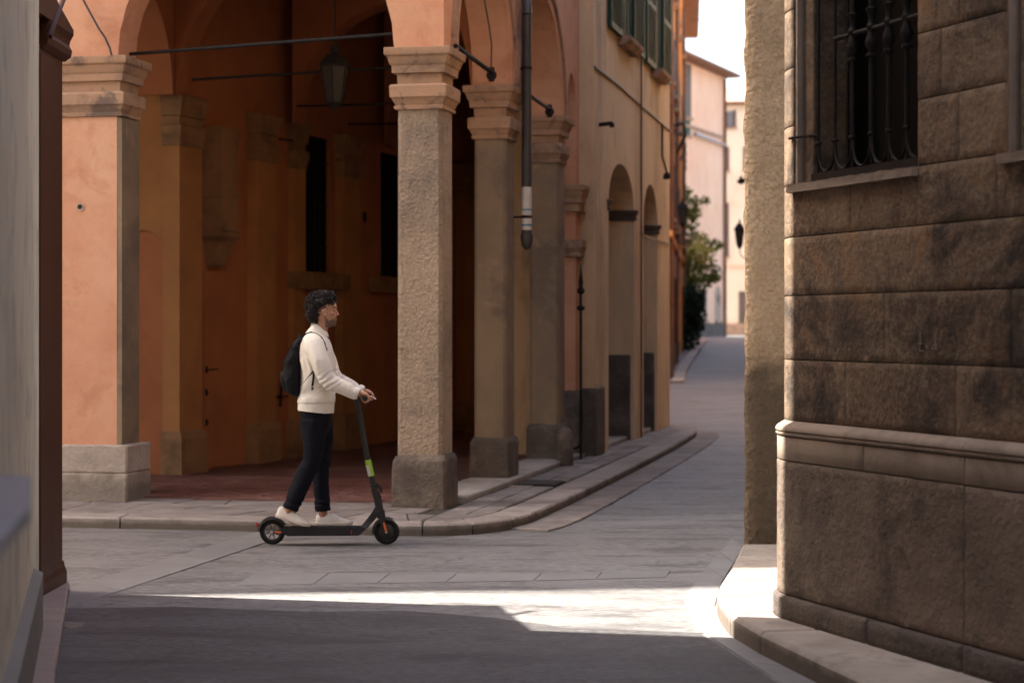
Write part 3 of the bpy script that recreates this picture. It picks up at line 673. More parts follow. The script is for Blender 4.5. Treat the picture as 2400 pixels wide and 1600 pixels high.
# ================================================================== BEIGE BUILDING
BO = O + U*.15
bb = thing('beige_building', 'beige plastered building with green shutters and two arched openings', 'building', (BO.x, BO.y, 0), -PHI)
BH = 12.0
bm = NB(); arch_wall(bm, Fs, 6.945, 14.35, .05, BH, [(9.25,1.14,3.27,.58,None),(12.1,.76,3.19,.60,None)], -1.3, 0)
bw = obj('wall', bm, M['beige'], bb)
# set-back inner wall of the deep openings, rest of the house
bm = NB(); box(bm, -7.0, -1.31, 7.0, 14.3, 6.02, BH-.01); box(bm, -7.0, -.02, 14.352, 14.5, .02, BH-.3); obj('rear_wall', bm, M['beige'], bb)
bm = NB(); box(bm, -7.2, .65, 6.95, 14.9, BH+.002, BH+.35); obj('roof', bm, M['roof'], bb)
def fblock(name, a0, a1, b0, b1, z0, z1, m, parent, rough=0, bv=.012):
    bm = NB(); box(bm, a0, a1, b0, b1, z0, z1); bevel(bm, bv)
    if rough: subdiv_noise(bm, 2, rough, 5, b0)
    return obj(name, bm, M[m], parent, smooth=40 if rough else None)
for b0, b1 in ((7.95,8.10),(10.38,11.35),(12.85,14.30)):
    fblock('base_block', -1.28, -.05, b0-.012, b1+.012, .05, 1.28, 'stone_dark', bb, .008)
for b0, b1, z in ((10.375,10.46,3.16),(12.85,12.93,3.08),(8.03,8.12,3.16)):
    bm = NB(); rgs = []
    for dz, d in ((0,.02),(.03,.035),(.05,.02),(.10,.05),(.13,.06),(.14,.055)):
        rgs.append([(-1.28,b0-d,z+dz),(.0+d,b0-d,z+dz),(.0+d,b1,z+dz),(-1.28,b1,z+dz)])
    loft(bm, rgs); obj('impost', bm, M['stone_dark'], bb)
fblock('base_block', -.14, .05, 6.88, 7.5, .05, .92, 'stone_dark', bb, .008)
# string cable, downpipe, stubs
def bl(p): return ROT @ (Vector(p)-Vector((BO.x, BO.y, 0)))
bm = NB(); tube(bm, [(.012, 6.96, 4.85),(.012,9,4.86),(.012,11,4.83),(.012,12.6,4.82),(.012,14.3,4.8)], .016, 6); obj('cable', bm, M['pipe'], bb)
bm = NB(); tube(bm, [(.03, 10.9, 5.6),(.03,10.9,.1)], .015, 8); obj('downpipe', bm, M['eave_wood'], bb, smooth=60)
bm = NB(); tube(bm, [(.03, 13.2, 4.8),(.03,13.2,4.3),(.10,13.2,4.05),(.05,13.2,3.95)], .018, 6); lathe(bm, [(.0,-.06),(.05,-.04),(.06,0),(.03,.05),(0,.06)], (.10,13.2,4.0), 8); obj('wall_hook', bm, M['iron'], bb, smooth=60)
bm = NB(); tube(bm, [(-.05,7.35,4.18),(.17,7.35,4.20)], .026, 8); tube(bm, [(.16,7.35,4.20),(.165,7.35,4.15)], .03, 8); obj('iron_stub', bm, M['iron'], bb, smooth=60)
bm = NB(); tube(bm, [(.02,14.25,3.0),(.02,12.0,2.98),(.02,10.8,3.0)], .01, 6); obj('cable', bm, M['pipe'], bb)
def shutter_leaf(b0, b1, z0, z1, parent, n0=.03):
    bm = NB(); f = .055
    for q in ((b0,b0+f,z0,z1),(b1-f,b1,z0,z1),(b0+f,b1-f,z0,z0+f*1.4),(b0+f,b1-f,z1-f,z1),(b0+f,b1-f,(z0+z1)/2-.04,(z0+z1)/2+.04)): box(bm, n0, n0+.04, *q)
    lf = obj('shutter', bm, M['shutter'], parent)
    bm = NB(); z = z0+f*1.4+.02
    while z < z1-f-.02:
        if abs(z-(z0+z1)/2) > .055:
            hexa(bm, [(n0+.002,b0+f,z+.03),(n0+.002,b1-f,z+.03),(n0+.036,b1-f,z),(n0+.036,b0+f,z),(n0+.002,b0+f,z+.042),(n0+.002,b1-f,z+.042),(n0+.036,b1-f,z+.012),(n0+.036,b0+f,z+.012)])
        z += .052
    obj('louvres', bm, M['shutter'], lf, kind='stuff')
    bm = NB(); box(bm, n0-.02, n0+.004, b0+f, b1-f, z0+f, z1-f); obj('backing', bm, M['shutter'], lf)
for (b0, b1, half) in ((8.95,10.0,1.0),(12.25,13.1,.95)):
    bm = NB(); box(bm, .001, .012, b0, b1, 5.52, 7.3); wn = obj('window', bm, M['shutter'] if b0 < 10 else M['shutter_brown'], bb)
    bm = NB(); rg = [[(0,b0-.1,z),(d,b0-.1,z),(d,b1+.1,z),(0,b1+.1,z)] for z, d in ((5.40,.10),(5.43,.13),(5.47,.17),(5.52,.18))]; loft(bm, rg); obj('sill', bm, M['cap_stone'], wn)
    shutter_leaf(b0-half, b0-.01, 5.50, 7.3, wn); shutter_leaf(b1+.01, b1+half, 5.50, 7.3, wn)
    for i in range(4):
        bm = NB(); x = b0+(b1-b0)*(i+.5)/4; box(bm, .012, .03, x-.02, x+.02, 5.54, 7.28); obj('window_bar', bm, M['shutter'], wn)

# ================================================================== ORANGE ROW
def house(name, label, A, B, h, m, depth=8, eave=.6, roofm='roof', ez=.0, away=1, cat='house'):
    """facade from A (near) to B (far); the body lies to the left of A->B if away=1"""
    A = Vector(A); B = Vector(B); d = (B-A); L = d.length; ang = math.atan2(d.y, d.x)
    z0 = min(terr(*A), terr(*B))-.3
    t = thing(name, label, cat, (A.x, A.y, 0), ang)
    s = away
    bm = NB(); box(bm, 0, L, min(0, s*depth), max(0, s*depth), z0, h); obj('wall', bm, M[m], t)
    if eave:
        bm = NB(); e0 = -s*eave; box(bm, -.3, L+.35, min(e0, s*depth), max(e0, s*depth), h+.002, h+.09); obj('eave', bm, M['eave_wood'], t)
        bm = NB(); hexa(bm, [(-.35,e0*1.05,h+.095),(L+.4,e0*1.05,h+.095),(L+.4,s*depth,h+.095),(-.35,s*depth,h+.095),(-.35,e0*1.05,h+.18),(L+.4,e0*1.05,h+.18),(L-1.5 if L>3 else L,s*depth*.5,h+2.2),(1.5,s*depth*.5,h+2.2)]); obj('roof', bm, M[roofm], t)
    return t, L
D1 = (3.9, 48.0); D2 = (5.62, 64.9); D3 = (7.12, 80.0)
h1, L1 = house('orange_house', 'bright orange house with dark downpipe just past the beige building', D1, D2, 13.2, 'bright_orange', depth=12, eave=.25)
h2, L2 = house('orange_house', 'farther orange house with deep brown eave against the white sky', (D2[0]+.12,D2[1]+.02), D3, 13.75, 'bright_orange', depth=12, eave=.62)
for hh, L, xs in ((h1, L1, (1.2, 9.5)), (h2, L2, (3.0, 11.0))):
    for x in xs:
        bm = NB(); tube(bm, [(x,-.07,.1),(x,-.07,13.0)], .055, 8); obj('downpipe', bm, M['eave_wood'], hh, smooth=60)
    for k, x in enumerate([2.6+3.1*i for i in range(int(L/3.1))]):
        for z in (4.6, 8.2, 11.3):
            bm = NB(); box(bm, x, x+1.0, -.012, .0, z, z+1.6); wn = obj('window', bm, M['far_glass'], hh)
            for q in (x-.5, x+1.02):
                bm = NB(); box(bm, q, q+.48, -.06, -.014, z-.05, z+1.65); obj('shutter', bm, M['shutter_brown'], wn)
            bm = NB(); box(bm, x-.1, x+1.1, -.16, -.013, z-.16, z-.055); obj('sill', bm, M['cap_stone'], wn)
        bm = NB(); box(bm, x, x+1.1, -.02, .0, .2, 3.1); dr = obj('door', bm, M['shutter_brown'], hh)
        bm = NB(); arch_ring(bm, lambda s, n, z: (s, n, z), x+.55, .55, 3.1, .55, .70, -.06, .0, 10); obj('door_arch', bm, M['cap_stone'], dr)
    bm = NB(); box(bm, 0, L, -.05, -.001, .0, 1.2); obj('plinth', bm, M['stone_dark'], hh)
    bm = NB(); box(bm, 0, L, -.10, -.001, 3.95, 4.1); obj('string_course', bm, M['bright_orange'], hh)
    bm = NB(); tube(bm, [(0,-.03,7.4),(L/2,-.05,7.2),(L,-.03,7.4)], .02, 6); obj('cable', bm, M['pipe'], hh)
# wall lanterns on the orange row
def wall_lantern(loc, ang, s, label, reach=.5, name='wall_lantern', group=None):
    L = thing(name, label, 'lantern', loc, ang, group)
    def sq(r, z, y=-reach): return [(r*math.cos(PI/4+PI/2*i), y+r*math.sin(PI/4+PI/2*i), z) for i in range(4)]
    bm = NB(); loft(bm, [sq(.11*s,0), sq(.19*s,.45*s)]); obj('lamp_glass', bm, M['lamp_glass'], L)
    bm = NB(); loft(bm, [sq(.235*s,.45*s), sq(.235*s,.48*s), sq(.10*s,.64*s), sq(.05*s,.66*s), sq(.04*s,.74*s), sq(.005,.80*s)]); obj('lamp_cap', bm, M['iron'], L)
    bm = NB(); loft(bm, [sq(.02*s,-.14*s), sq(.09*s,-.06*s), sq(.125*s,-.01), sq(.125*s,0.01)]); obj('lamp_base', bm, M['iron'], L)
    for i in range(4):
        a = PI/4+PI/2*i; bm = NB(); tube(bm, [(.115*s*math.cos(a), -reach+.115*s*math.sin(a), 0), (.195*s*math.cos(a), -reach+.195*s*math.sin(a), .46*s)], .012*s, 6); obj('frame_bar', bm, M['iron'], L)
    bm = NB(); tube(bm, bez((0,-.02,-.35*s),(0,-reach*.6,-.45*s),(0,-reach,-.4*s),(0,-reach,-.1*s)), .016*s, 6); tube(bm, [(0,-.01,-.5*s),(0,-.01,-.1*s)], .03*s, 6); obj('bracket', bm, M['iron'], L)
    return L
OA = math.atan2(D2[1]-D1[1], D2[0]-D1[0])
p = Vector(D1)+(Vector(D2)-Vector(D1)).normalized()*4.5
wall_lantern((p.x+.01, p.y, 4.5), OA, .9, 'small black wall lantern low on the first orange house', .3)
p = Vector(D1)+(Vector(D2)-Vector(D1)).normalized()*6.5
bk = thing('wall_bracket', 'dark iron bracket with a coiled cable high on the first orange house', 'bracket', (p.x+.01, p.y, 6.9), OA)
bm = NB(); tube(bm, [(0,0,.5),(0,-.3,.55),(0,-.35,.2),(0,-.1,-.3)], .05, 6); obj('arm', bm, M['iron'], bk, smooth=60)
bm = NB(); tube(bm, [(0,-.3,.2),(.1,-.34,-.2),(0,-.2,-.5)], .03, 6); obj('cable_coil', bm, M['pipe'], bk, smooth=60)

# ================================================================== FAR BUILDINGS
PA = Vector((9.45, 107.0)); PB = Vector((12.72, 115.0))
ph, PL = house('pink_house', 'tall pink brick house with wide grey eave closing the street', PA-(PB-PA)*.35, PB, 16.6, 'pink', depth=14, eave=.9)
X0 = (PB-PA).length*.35
def fwin(parent, x0, x1, z0, z1, m='shutter_brown', sh=False, arch=False, name='window'):
    bm = NB(); box(bm, x0, x1, -.03, .0, z0, z1)
    if arch: lathe(bm, [((x1-x0)/2,-.03),((x1-x0)/2,.0)], ((x0+x1)/2,0,z1), 16, 'y')
    wn = obj(name, bm, M[m], parent)
    bm = NB(); box(bm, x0-.06, x1+.06, -.15, -.032, z0-.12, z0-.001); obj('sill', bm, M['cap_stone'], wn)
    return wn
def sx(x): # px column -> distance along pink facade
    k = (x-CX)/FPX; d = (PB-PA).normalized(); return (PA.y*k-PA.x)/(d.x-d.y*k)+X0
def zy(y, Y): return CAMZ-(y-HY)/FPX*Y
for x, wd in ((1650,.55),(1682,.55)):
    s = sx(x); fwin(ph, s-wd, s+wd, zy(752,111), zy(690,111), 'far_glass', arch=True, name='door')
for (xa, xb, ya, yb, mm) in ((1604,1619,150,275,'shutter_brown'),(1603,1617,282,318,'shutter')):
    wn = fwin(ph, sx(xa), sx(xb), zy(yb,108), zy(ya,108), mm)
bm = NB(); box(bm, 0, PL, -.12, -.001, 0.6, zy(757,111)); obj('plinth', bm, M['stone_dark'], ph)
bm = NB(); box(bm, 0, PL, -.08, -.001, zy(312,111), zy(305,111)); obj('string_course', bm, M['cap_stone'], ph)
bm = NB(); tube(bm, [(sx(1620),-.25,zy(312,108)),(sx(1695),-.2,zy(343,115))], .10, 6); obj('cable', bm, M['far_glass'], ph)
for xx in (1641,1672): 
    s = sx(xx)
bm = NB(); tube(bm, [(PL-.25,-.12,1.0),(PL-.25,-.12,16.5)], .09, 8); obj('downpipe', bm, M['eave_wood'], ph, smooth=60)
# chimney and dormer on the pink roof
bm = NB(); box(bm, 3.1, 4.6, 1.4, 2.8, 16.9, 19.0); cm = obj('chimney', bm, M['pink'], ph)
bm = NB(); box(bm, 2.9, 4.8, 1.2, 3.0, 19.002, 19.22); obj('chimney_cap', bm, M['roof'], cm)
bm = NB(); box(bm, 3.6, 4.1, 1.38, 1.399, 18.2, 18.8); obj('chimney_opening', bm, M['void'], cm)
bm = NB(); box(bm, 5.6, 6.7, 1.6, 2.8, 17.0, 18.0); obj('chimney', bm, M['roof'], ph)
# yellow house
yh, YL = house('yellow_house', 'pale yellow house with narrow windows at the far right end of the street', (13.3,128.0), (24.0,126.0), zy(247,128), 'yellow', depth=10, eave=.5, away=1)
def yx(x): return (x-CX)/FPX*128-13.3
for (xa, xb, ya, yb, mm) in ((1699,1706,262,298,'shutter_brown'),(1716,1725,260,298,'shutter_brown'),(1706.5,1715.5,262,298,'far_glass'),(1698,1709,346,400,'shutter_brown'),(1698,1708,476,600,'shutter_brown'),(1741,1752,346,400,'shutter_brown')):
    fwin(yh, yx(xa), yx(xb), zy(yb,128), zy(ya,128), mm)
bm = NB(); box(bm, yx(1731), yx(1748), -.05, 0, 1.1, zy(683,128)); obj('door', bm, M['shutter_brown'], yh)
bm = NB(); box(bm, 0, YL, -.10, -.001, zy(627,128), zy(622,128)); obj('string_course', bm, M['pink'], yh)
bm = NB(); box(bm, .0, YL, -.08, -.001, .9, zy(758,128)); obj('plinth', bm, M['cap_stone'], yh)
bm = NB(); tube(bm, [(.22,-.2,1.0),(.22,-.2,zy(400,128))], .17, 8); obj('downpipe', bm, M['far_glass'], yh, smooth=60)
# right-hand side of the street: the wall carrying the lantern
for A, B, hgt, mm in (((2.3,14.2),(6.4,34.0),9.0,'stucco'),((6.45,34.1),(7.75,60.0),8.5,'beige'),((7.95,61.0),(15.0,100.0),9.0,'beige')):
    hh, _ = house('right_hand_house', 'tan house on the right side of the street hidden behind the stucco corner', A, B, hgt, mm, depth=-6, eave=0)
    hh['label'] = {2.3: 'tan house directly behind the rough stucco corner wall', 6.45: 'beige house standing behind the black street lantern', 7.95: 'beige house farthest down the right side of the street'}[A[0]]
bm = NB(); box(bm, -12, 1.5, 31.3, 47.5, -.1, 12.5)  # unseen block added to keep sun in the gap off the street
sh = obj('side_street_blocker', bm, M['beige']); tag(sh, 'unseen beige house added behind the building with green shutters to block the sun', 'house')
wall_lantern((7.30, 58.2, zy(574,58.2)), -PI/2-.15, 1.0, 'black street lantern on a bracket peeking out past the stucco corner', .40)
p = pxp(1737,425,58.0)
bk = thing('wall_bracket', 'black iron bracket above the street lantern at the stucco corner edge', 'bracket', (p.x+.5, p.y, p.z), -PI/2)
bm = NB(); tube(bm, [(0,.05,.0),(0,-.42,.04),(0,-.55,-.02)], .05, 6); obj('arm', bm, M['iron'], bk, smooth=60)
bm = NB(); lathe(bm, [(.0,-.10),(.10,-.06),(.13,0),(.05,.10),(0,.2)], (0,-.5,.0), 8); obj('insulator', bm, M['iron'], bk, smooth=60)
# sky wire
bm = NB(); tube(bm, [pxp(1618,52,60), pxp(1680,35,60), pxp(1760,8,60)], .012, 5); o = obj('overhead_wire', bm, M['pipe']); tag(o, 'thin dark wire strung across the white sky above the street', 'wire')
bm = NB(); hexa(bm, [(-6,81,0),(7.0,81,0),(8.9,104,0),(-6,104,0),(-6,81,14),(7.0,81,14),(8.9,104,14),(-6,104,14)])  # unseen mass added to keep direct sun off the far road
gh = obj('far_road_blocker', bm, M['bright_orange']); tag(gh, 'unseen orange house added past the end of the orange row to shade the far road', 'house')
# ---------- vegetation at the end of the orange row
def leafcloud(bm, c, r, n, sz, mi=0, flat=1.0, rng=random):
    for _ in range(n):
        while True:
            d = Vector((rng.uniform(-1,1), rng.uniform(-1,1), rng.uniform(-1,1)))
            if .25 < d.length < 1: break
        p = Vector(c)+Vector((d.x*r[0], d.y*r[1], d.z*r[2]))
        a = Vector((rng.gauss(0,1), rng.gauss(0,1), rng.gauss(0,1))).normalized(); b = a.orthogonal().normalized()
        q = rng.uniform(0, PI); b = (Matrix.Rotation(q, 3, a) @ b); e = a.cross(b); s = sz*rng.uniform(.6,1.3)
        v = [bm.verts.new(p+x) for x in (b*s, e*s*.55, -b*s, -e*s*.55)]
        bm.faces.new(v).material_index = mi
tr = thing('tree', 'leafy yellow green tree leaning out at the end of the orange houses', 'tree', (*far_pt(1612,800), .9))
tx, ty, tz = tr.location
def tl(x, y, dY=0):
    p = pxp(x, y, ty+dY); return (p.x-tx, p.y-ty, p.z-tz)
bm = NB(); tube(bm, [tl(1606,800), tl(1610,720,.1), tl(1613,640,.0), tl(1612,560,.2)], [.16,.12,.09,.04], 8)
for q in (tl(1650,590), tl(1590,500,.5), tl(1625,480), tl(1668,600,-.3)):
    tube(bm, [tl(1611,690), (q[0]*.5, q[1]*.5, (q[2]+tl(1611,690)[2])/2+.3), q], [.06,.045,.015], 6)
obj('trunk', bm, M['bark'], tr, smooth=60)
rr = random.Random(3)
for (x, y, r, n, mi) in ((1612,480,.62,420,0),(1600,530,.7,420,0),(1625,500,.35,160,0),(1615,590,.8,620,1),(1640,600,.7,520,1),(1655,640,.65,420,0),(1620,660,.85,620,0),(1600,620,.8,500,0),(1675,575,.35,140,0),(1655,470,.22,60,0),(1675,650,.3,120,0),(1595,700,.6,350,0),(1640,560,.4,160,1),(1605,450,.35,110,0)):
    bm = NB(); leafcloud(bm, tl(x, y, rr.uniform(-.5,.5)), (r*1.08, r, r*.85), int(n*.7), .10, rng=rr)
    obj('leaf_clump', bm, M['leaf2'] if mi else M['leaf'], tr, kind='stuff')
iv = thing('ivy_bush', 'dark green ivy bush at the foot of the leafy tree', 'bush', (*far_pt(1606,822), .8))
tx, ty, tz = iv.location
for (x, y, r, n) in ((1616,700,.6,500),(1622,735,.55,500),(1612,760,.6,500),(1608,790,.5,420),(1628,710,.4,260),(1600,730,.5,300)):
    bm = NB(); leafcloud(bm, tl(x, y, rr.uniform(-.4,.4)), (r, r, r), n, .09, rng=rr); obj('leaf_clump', bm, M['leaf_dark'], iv, kind='stuff')
bm = NB(); tube(bm, [(0,0,0),(.1,0,1.0),(0,0,1.9)], [.08,.06,.03], 6); obj('stem', bm, M['bark'], iv)
# ================================================================== RIGHT-HAND STONE BUILDING
RC = Vector((1.971, 10.33)); RR = .5; TH0 = rad(199.8)
LD = Vector((.339, -.941)).normalized(); LN = Vector((-.941, -.339)).normalized(); LP = RC + LN*RR
def RP(s, off, z):
    if s >= 0: p = LP + LD*s + LN*off
    elif s > -.958:
        a = TH0 + s/RR; p = RC + Vector((math.cos(a), math.sin(a)))*(RR+off)
    else: p = Vector((RC.x-(s+.958), RC.y+RR+off))
    return (p.x, p.y, z)
def s_of(x, off=0):
    k = (x-CX)/FPX; q = LP+LN*off; return (q.y*k-q.x)/(LD.x-LD.y*k)
rb = thing('stone_corner_building', 'dark weathered stone building with rounded corner and barred window', 'building', (RC.x, RC.y, 0))
def rel(p): return (p[0]-RC.x, p[1]-RC.y, p[2])
def rblock(name, s0, s1, z0, z1, off, m, amp=.004, gap=.0028, depth=.06, cell=.05, bv=.006, sc=9):
    s0 += gap; s1 -= gap; z0 += gap; z1 -= gap
    ns = max(2, int((s1-s0)/cell)); nz = max(2, int((z1-z0)/cell))
    ss = [s0, s0+bv]+[s0+bv+(s1-s0-2*bv)*i/ns for i in range(1, ns)]+[s1-bv, s1]
    zz = [z0, z0+bv]+[z0+bv+(z1-z0-2*bv)*i/nz for i in range(1, nz)]+[z1-bv, z1]
    bm = NB(); g = []
    for j, z in enumerate(zz):
        r = []
        for i, s in enumerate(ss):
            e = i in (0, len(ss)-1) or j in (0, len(zz)-1)
            d = off-bv if e else off + amp*(.3 if s < .02 else min(1, .3+(s-.02)*3))*noise.fractal(Vector((s*sc, z*sc, off*50)), .9, 2, 4)
            r.append(bm.verts.new(rel(RP(s, d, z))))
        g.append(r)
    for j in range(len(zz)-1):
        for i in range(len(ss)-1): bm.faces.new((g[j][i], g[j][i+1], g[j+1][i+1], g[j+1][i]))
    # sides back to the mortar
    def back(s, z): return bm.verts.new(rel(RP(s, off-depth, z)))
    for edge, crd in ((g[0], [(s, zz[0]) for s in ss]), (g[-1], [(s, zz[-1]) for s in ss]), ([r[0] for r in g], [(ss[0], z) for z in zz]), ([r[-1] for r in g], [(ss[-1], z) for z in zz])):
        bk = [back(*c) for c in crd]
        for i in range(len(edge)-1): bm.faces.new((edge[i], edge[i+1], bk[i+1], bk[i]))
    return obj(name, bm, M[m], rb, smooth=55)
RH = 8.2
# mortar-coloured core wall with the window openings cut out
WIN = [(s_of(1860), s_of(2150), 2.42, 4.6), (s_of(2357), s_of(2357)+1.1, 2.42, 4.6)]
def ribbon(bm, s0, s1, z0, z1, off, dep):
    n = max(1, int((s1-s0)/.12)) if s0 < 0 else 1
    rings = []
    for i in range(n+1):
        s = s0+(s1-s0)*i/n
        rings.append([rel(RP(s, off, z0)), rel(RP(s, off, z1)), rel(RP(s, off-dep, z1)), rel(RP(s, off-dep, z0))])
    loft(bm, rings)
bm = NB()
SEND = 26.0
cuts = [-2.2, 0, WIN[0][0], WIN[0][1], WIN[1][0], WIN[1][1], SEND]
for a, b in zip(cuts[:-1], cuts[1:]):
    w_ = [q for q in WIN if abs(q[0]-a) < 1e-6]
    if w_:
        ribbon(bm, a, b, .05, w_[0][2], -.02, .38); ribbon(bm, a, b, w_[0][3], RH, -.02, .38)
    else: ribbon(bm, a, b, .05, RH, -.02, .38)
obj('core_wall', bm, M['base_block'], rb, smooth=30)
# footing, plinth, moulding
BASEZ, PLZ, BANDZ, MOZ = .245, .956, 1.085, 1.165
jb = [-1.6, s_of(2055), s_of(2278), s_of(2278)+1.1]+[s_of(2278)+1.1+1.3*i for i in range(1, 18)]
for a, b in zip(jb[:-1], jb[1:]):
    far = a > 4
    rblock('footing_stone', a, b, .10, BASEZ, .062, 'base_block', .005, cell=.04 if not far else .3, depth=.14, bv=.016)
jp = [-1.6, s_of(2278), s_of(2278)+1.6]+[s_of(2278)+1.6+1.5*i for i in range(1, 14)]
for a, b in zip(jp[:-1], jp[1:]):
    far = a > 4
    rblock('plinth_stone', a, b, BASEZ, PLZ, .040, 'plinth_block', .006, cell=.03 if not far else .3, depth=.1, bv=.005, sc=11)
jq = [-1.6, s_of(2040), s_of(2278), s_of(2278)+1.3]+[s_of(2278)+1.3+1.5*i for i in range(1, 14)]
for a, b in zip(jq[:-1], jq[1:]):
    rblock('band_stone', a, b, PLZ, BANDZ, .040, 'smooth_block', .0015, cell=.06, depth=.1, bv=.004)
    bm = NB(); rings = []; n = max(2, int((b-a)/.07))
    for i in range(n+1):
        s = a+.002+(b-a-.004)*i/n
        rings.append([rel(RP(s, o, z)) for o, z in ((-.04,BANDZ+.002),(.036,BANDZ+.002),(.047,BANDZ+.008),(.049,BANDZ+.016),(.040,BANDZ+.020),(.040,BANDZ+.026),(.049,BANDZ+.030),(.049,BANDZ+.040),(.040,BANDZ+.054),(.022,BANDZ+.066),(.010,MOZ-.008),(-.002,MOZ),(-.04,MOZ))])
    loft(bm, rings); obj('moulding_stone', bm, M['smooth_block'], rb, smooth=35)
# ashlar courses
rows = [(MOZ, 1.49, [s_of(1981), s_of(2240), s_of(2500)]), (1.49, 1.83, [s_of(2073), s_of(2370)]), (1.83, 2.14, [s_of(2190), s_of(2450)]), (2.14, 2.42, [s_of(1993), s_of(2148), s_of(2337)])]
zt = 2.42; k = 0
while zt < 4.6:
    rows.append((zt, zt+.31, 'W%d' % (k % 2))); zt += .31; k += 1
while zt < RH-.35: rows.append((zt, zt+.5, 'U')); zt += .5
for z0, z1, js in rows:
    def far_js(s):
        o = []
        while s < 24: s += random.uniform(.8, 1.1) if s < 5 else 3.0; o.append(s)
        return o
    if js == 'U':
        L = [-1.6, 1.0, 3.0, 6, 12, 24]; segs = list(zip(L[:-1], L[1:]))
    elif isinstance(js, str):
        m0, m1 = WIN[0][1], WIN[1][0]
        L = [m0, s_of(2247) if js == 'W0' else s_of(2205), m1]
        L2 = [WIN[1][1]]+far_js(WIN[1][1])
        segs = [(-1.6, WIN[0][0])]+list(zip(L[:-1], L[1:]))+list(zip(L2[:-1], L2[1:]))
    else:
        L = [-1.6]+js+far_js(js[-1]); segs = list(zip(L[:-1], L[1:]))
    for a, b in segs:
        hi = z0 > 4.5 or a > 4
        rblock('stone_block', a, b, z0, z1, 0, 'block', .0028, cell=.3 if hi else .035, gap=.0022, bv=.0035)
# window: reveal stones, inner jamb, sill ledge, dark room, grille
for wi, (a, b, z0, z1) in enumerate(WIN):
    bm = NB(); ribbon(bm, a-.01, b+.01, z0-.02, z1+.02, -.34, .03); wd = obj('window', bm, M['void'], rb)
    # narrow splayed stone post standing in the opening, at its street end
    bm = NB(); ribbon(bm, a+.075, a+.15, z0+.003, z1, -.035, .20); bevel(bm, .006); obj('inner_jamb', bm, M['block'], wd)
    bm = NB(); ribbon(bm, a-.004, a+.022, z0+.003, z1, -.012, .30); obj('outer_jamb', bm, M['smooth_block'], wd)
    bm = NB(); ribbon(bm, a-.02, b+.005, z0-.045, z0-.004, .035, .30); subdiv_noise(bm, 5, .004, 12, 6); obj('sill', bm, M['smooth_block'], wd)
    bm = NB(); ribbon(bm, a+.155, b-.002, z0+.001, z0+.045, -.02, .06); obj('sill_rail', bm, M['iron'], wd)
    # panes with a wooden cross behind the bars
    bm = NB(); ribbon(bm, a+.15, b, z0+.04, z1, -.28, .02); obj('pane', bm, M['void_black'], wd)
if True:
    a, b, z0, z1 = WIN[0]
    gr = thing('window_grille', 'wrought iron window grille with turned bars and looped feet on the stone wall', 'grille', (RC.x, RC.y, 0))
    bx = [s_of(x, -.045) for x in (1918, 1957, 1998, 2042, 2083, 2125, 2168)]
    off = -.045; yb = z0+.05
    def R_(s, z, o=off): return Vector(rel(RP(s, o, z)))
    def ringat(bm, s, z, r, h=.012): 
        lathe(bm, [(r*.6,-h),(r,-h*.5),(r,h*.5),(r*.6,h)], tuple(R_(s, z)), 10)
    dz = .70
    for i, s in enumerate(bx[:-1]):
        bm = NB(); full = i >= 2
        zl = z0+.20
        r = .0125 if full else .0095
        if full:
            zc = z0+.705+ (i-2)*0.0
            pr_ = [(r,zl),(r,zc-.125),(.027,zc-.122),(.027,zc-.110),(.014,zc-.104),(.016,zc-.092),(.030,zc-.065),(.031,zc-.045),(.018,zc-.01),(.014,zc+.012),(.026,zc+.02),(.026,zc+.032),(.016,zc+.04),(.014,zc+.07),(.022,zc+.10),(.029,zc+.108),(.029,zc+.118),(r,zc+.124),(r,zc+.44),(.024,zc+.446),(.024,zc+.458),(r,zc+.464),(r,z1)]
            c = R_(s, 0); lathe(bm, pr_, (c.x, c.y, 0), 12)
        else:
            tube(bm, [R_(s, zl), R_(s, z1)], r, 8)
            ringat(bm, s, z0+1.16, .019, .010)
        ringat(bm, s, zl, .020, .010)
        obj('turned_bar' if full else 'bar', bm, M['iron'], gr, smooth=50)
        # looped feet: each bar splits into two arcs that meet the next bar's
        n = bx[i+1]; mid = (s+n)/2; h = (n-s)/2
        bm = NB(); pts = []
        for k in range(15):
            t = PI*k/14; pts.append(R_(mid-h*.93*math.cos(t), zl-.005-(zl-yb-.004)*math.sin(t)**.8))
        tube(bm, pts, .0085, 6); obj('foot_loop', bm, M['iron'], gr, smooth=60)
        bm = NB(); tube(bm, [R_(s, zl), R_(s, yb-.02)], .006, 6); obj('foot_pin', bm, M['iron'], gr)
    bm = NB(); tube(bm, [R_(bx[1], z0+.66+.06), R_(bx[-1]+.1, z0+.66+.06)], .013, 6)
    obj('cross_bar', bm, M['iron'], gr)
    for z in (z0+.245, z0+1.185):
        bm = NB(); tube(bm, [R_(a-.03, z, .012), R_(a+.05, z, .0), R_(bx[0], z, -.045)], .008, 6)
        for q in (a+.0, a+.06, a+.14): ringat(bm, q, z, .015, .006)
        obj('wall_tie', bm, M['iron'], gr, smooth=60)
    bm = NB(); box(bm, -.07, .07, -.01, .01, -.06, .07)
    for v in bm.verts: v.co = Vector(rel(RP(WIN[0][1]-.13+v.co.x, -.20+v.co.y, z0+.74+v.co.z)))
    sg = obj('room_lamp_shade', bm, M['lamp_glass']); sg.location = (RC.x, RC.y, 0); tag(sg, 'pale square lamp shade behind the barred window', 'lamp shade')
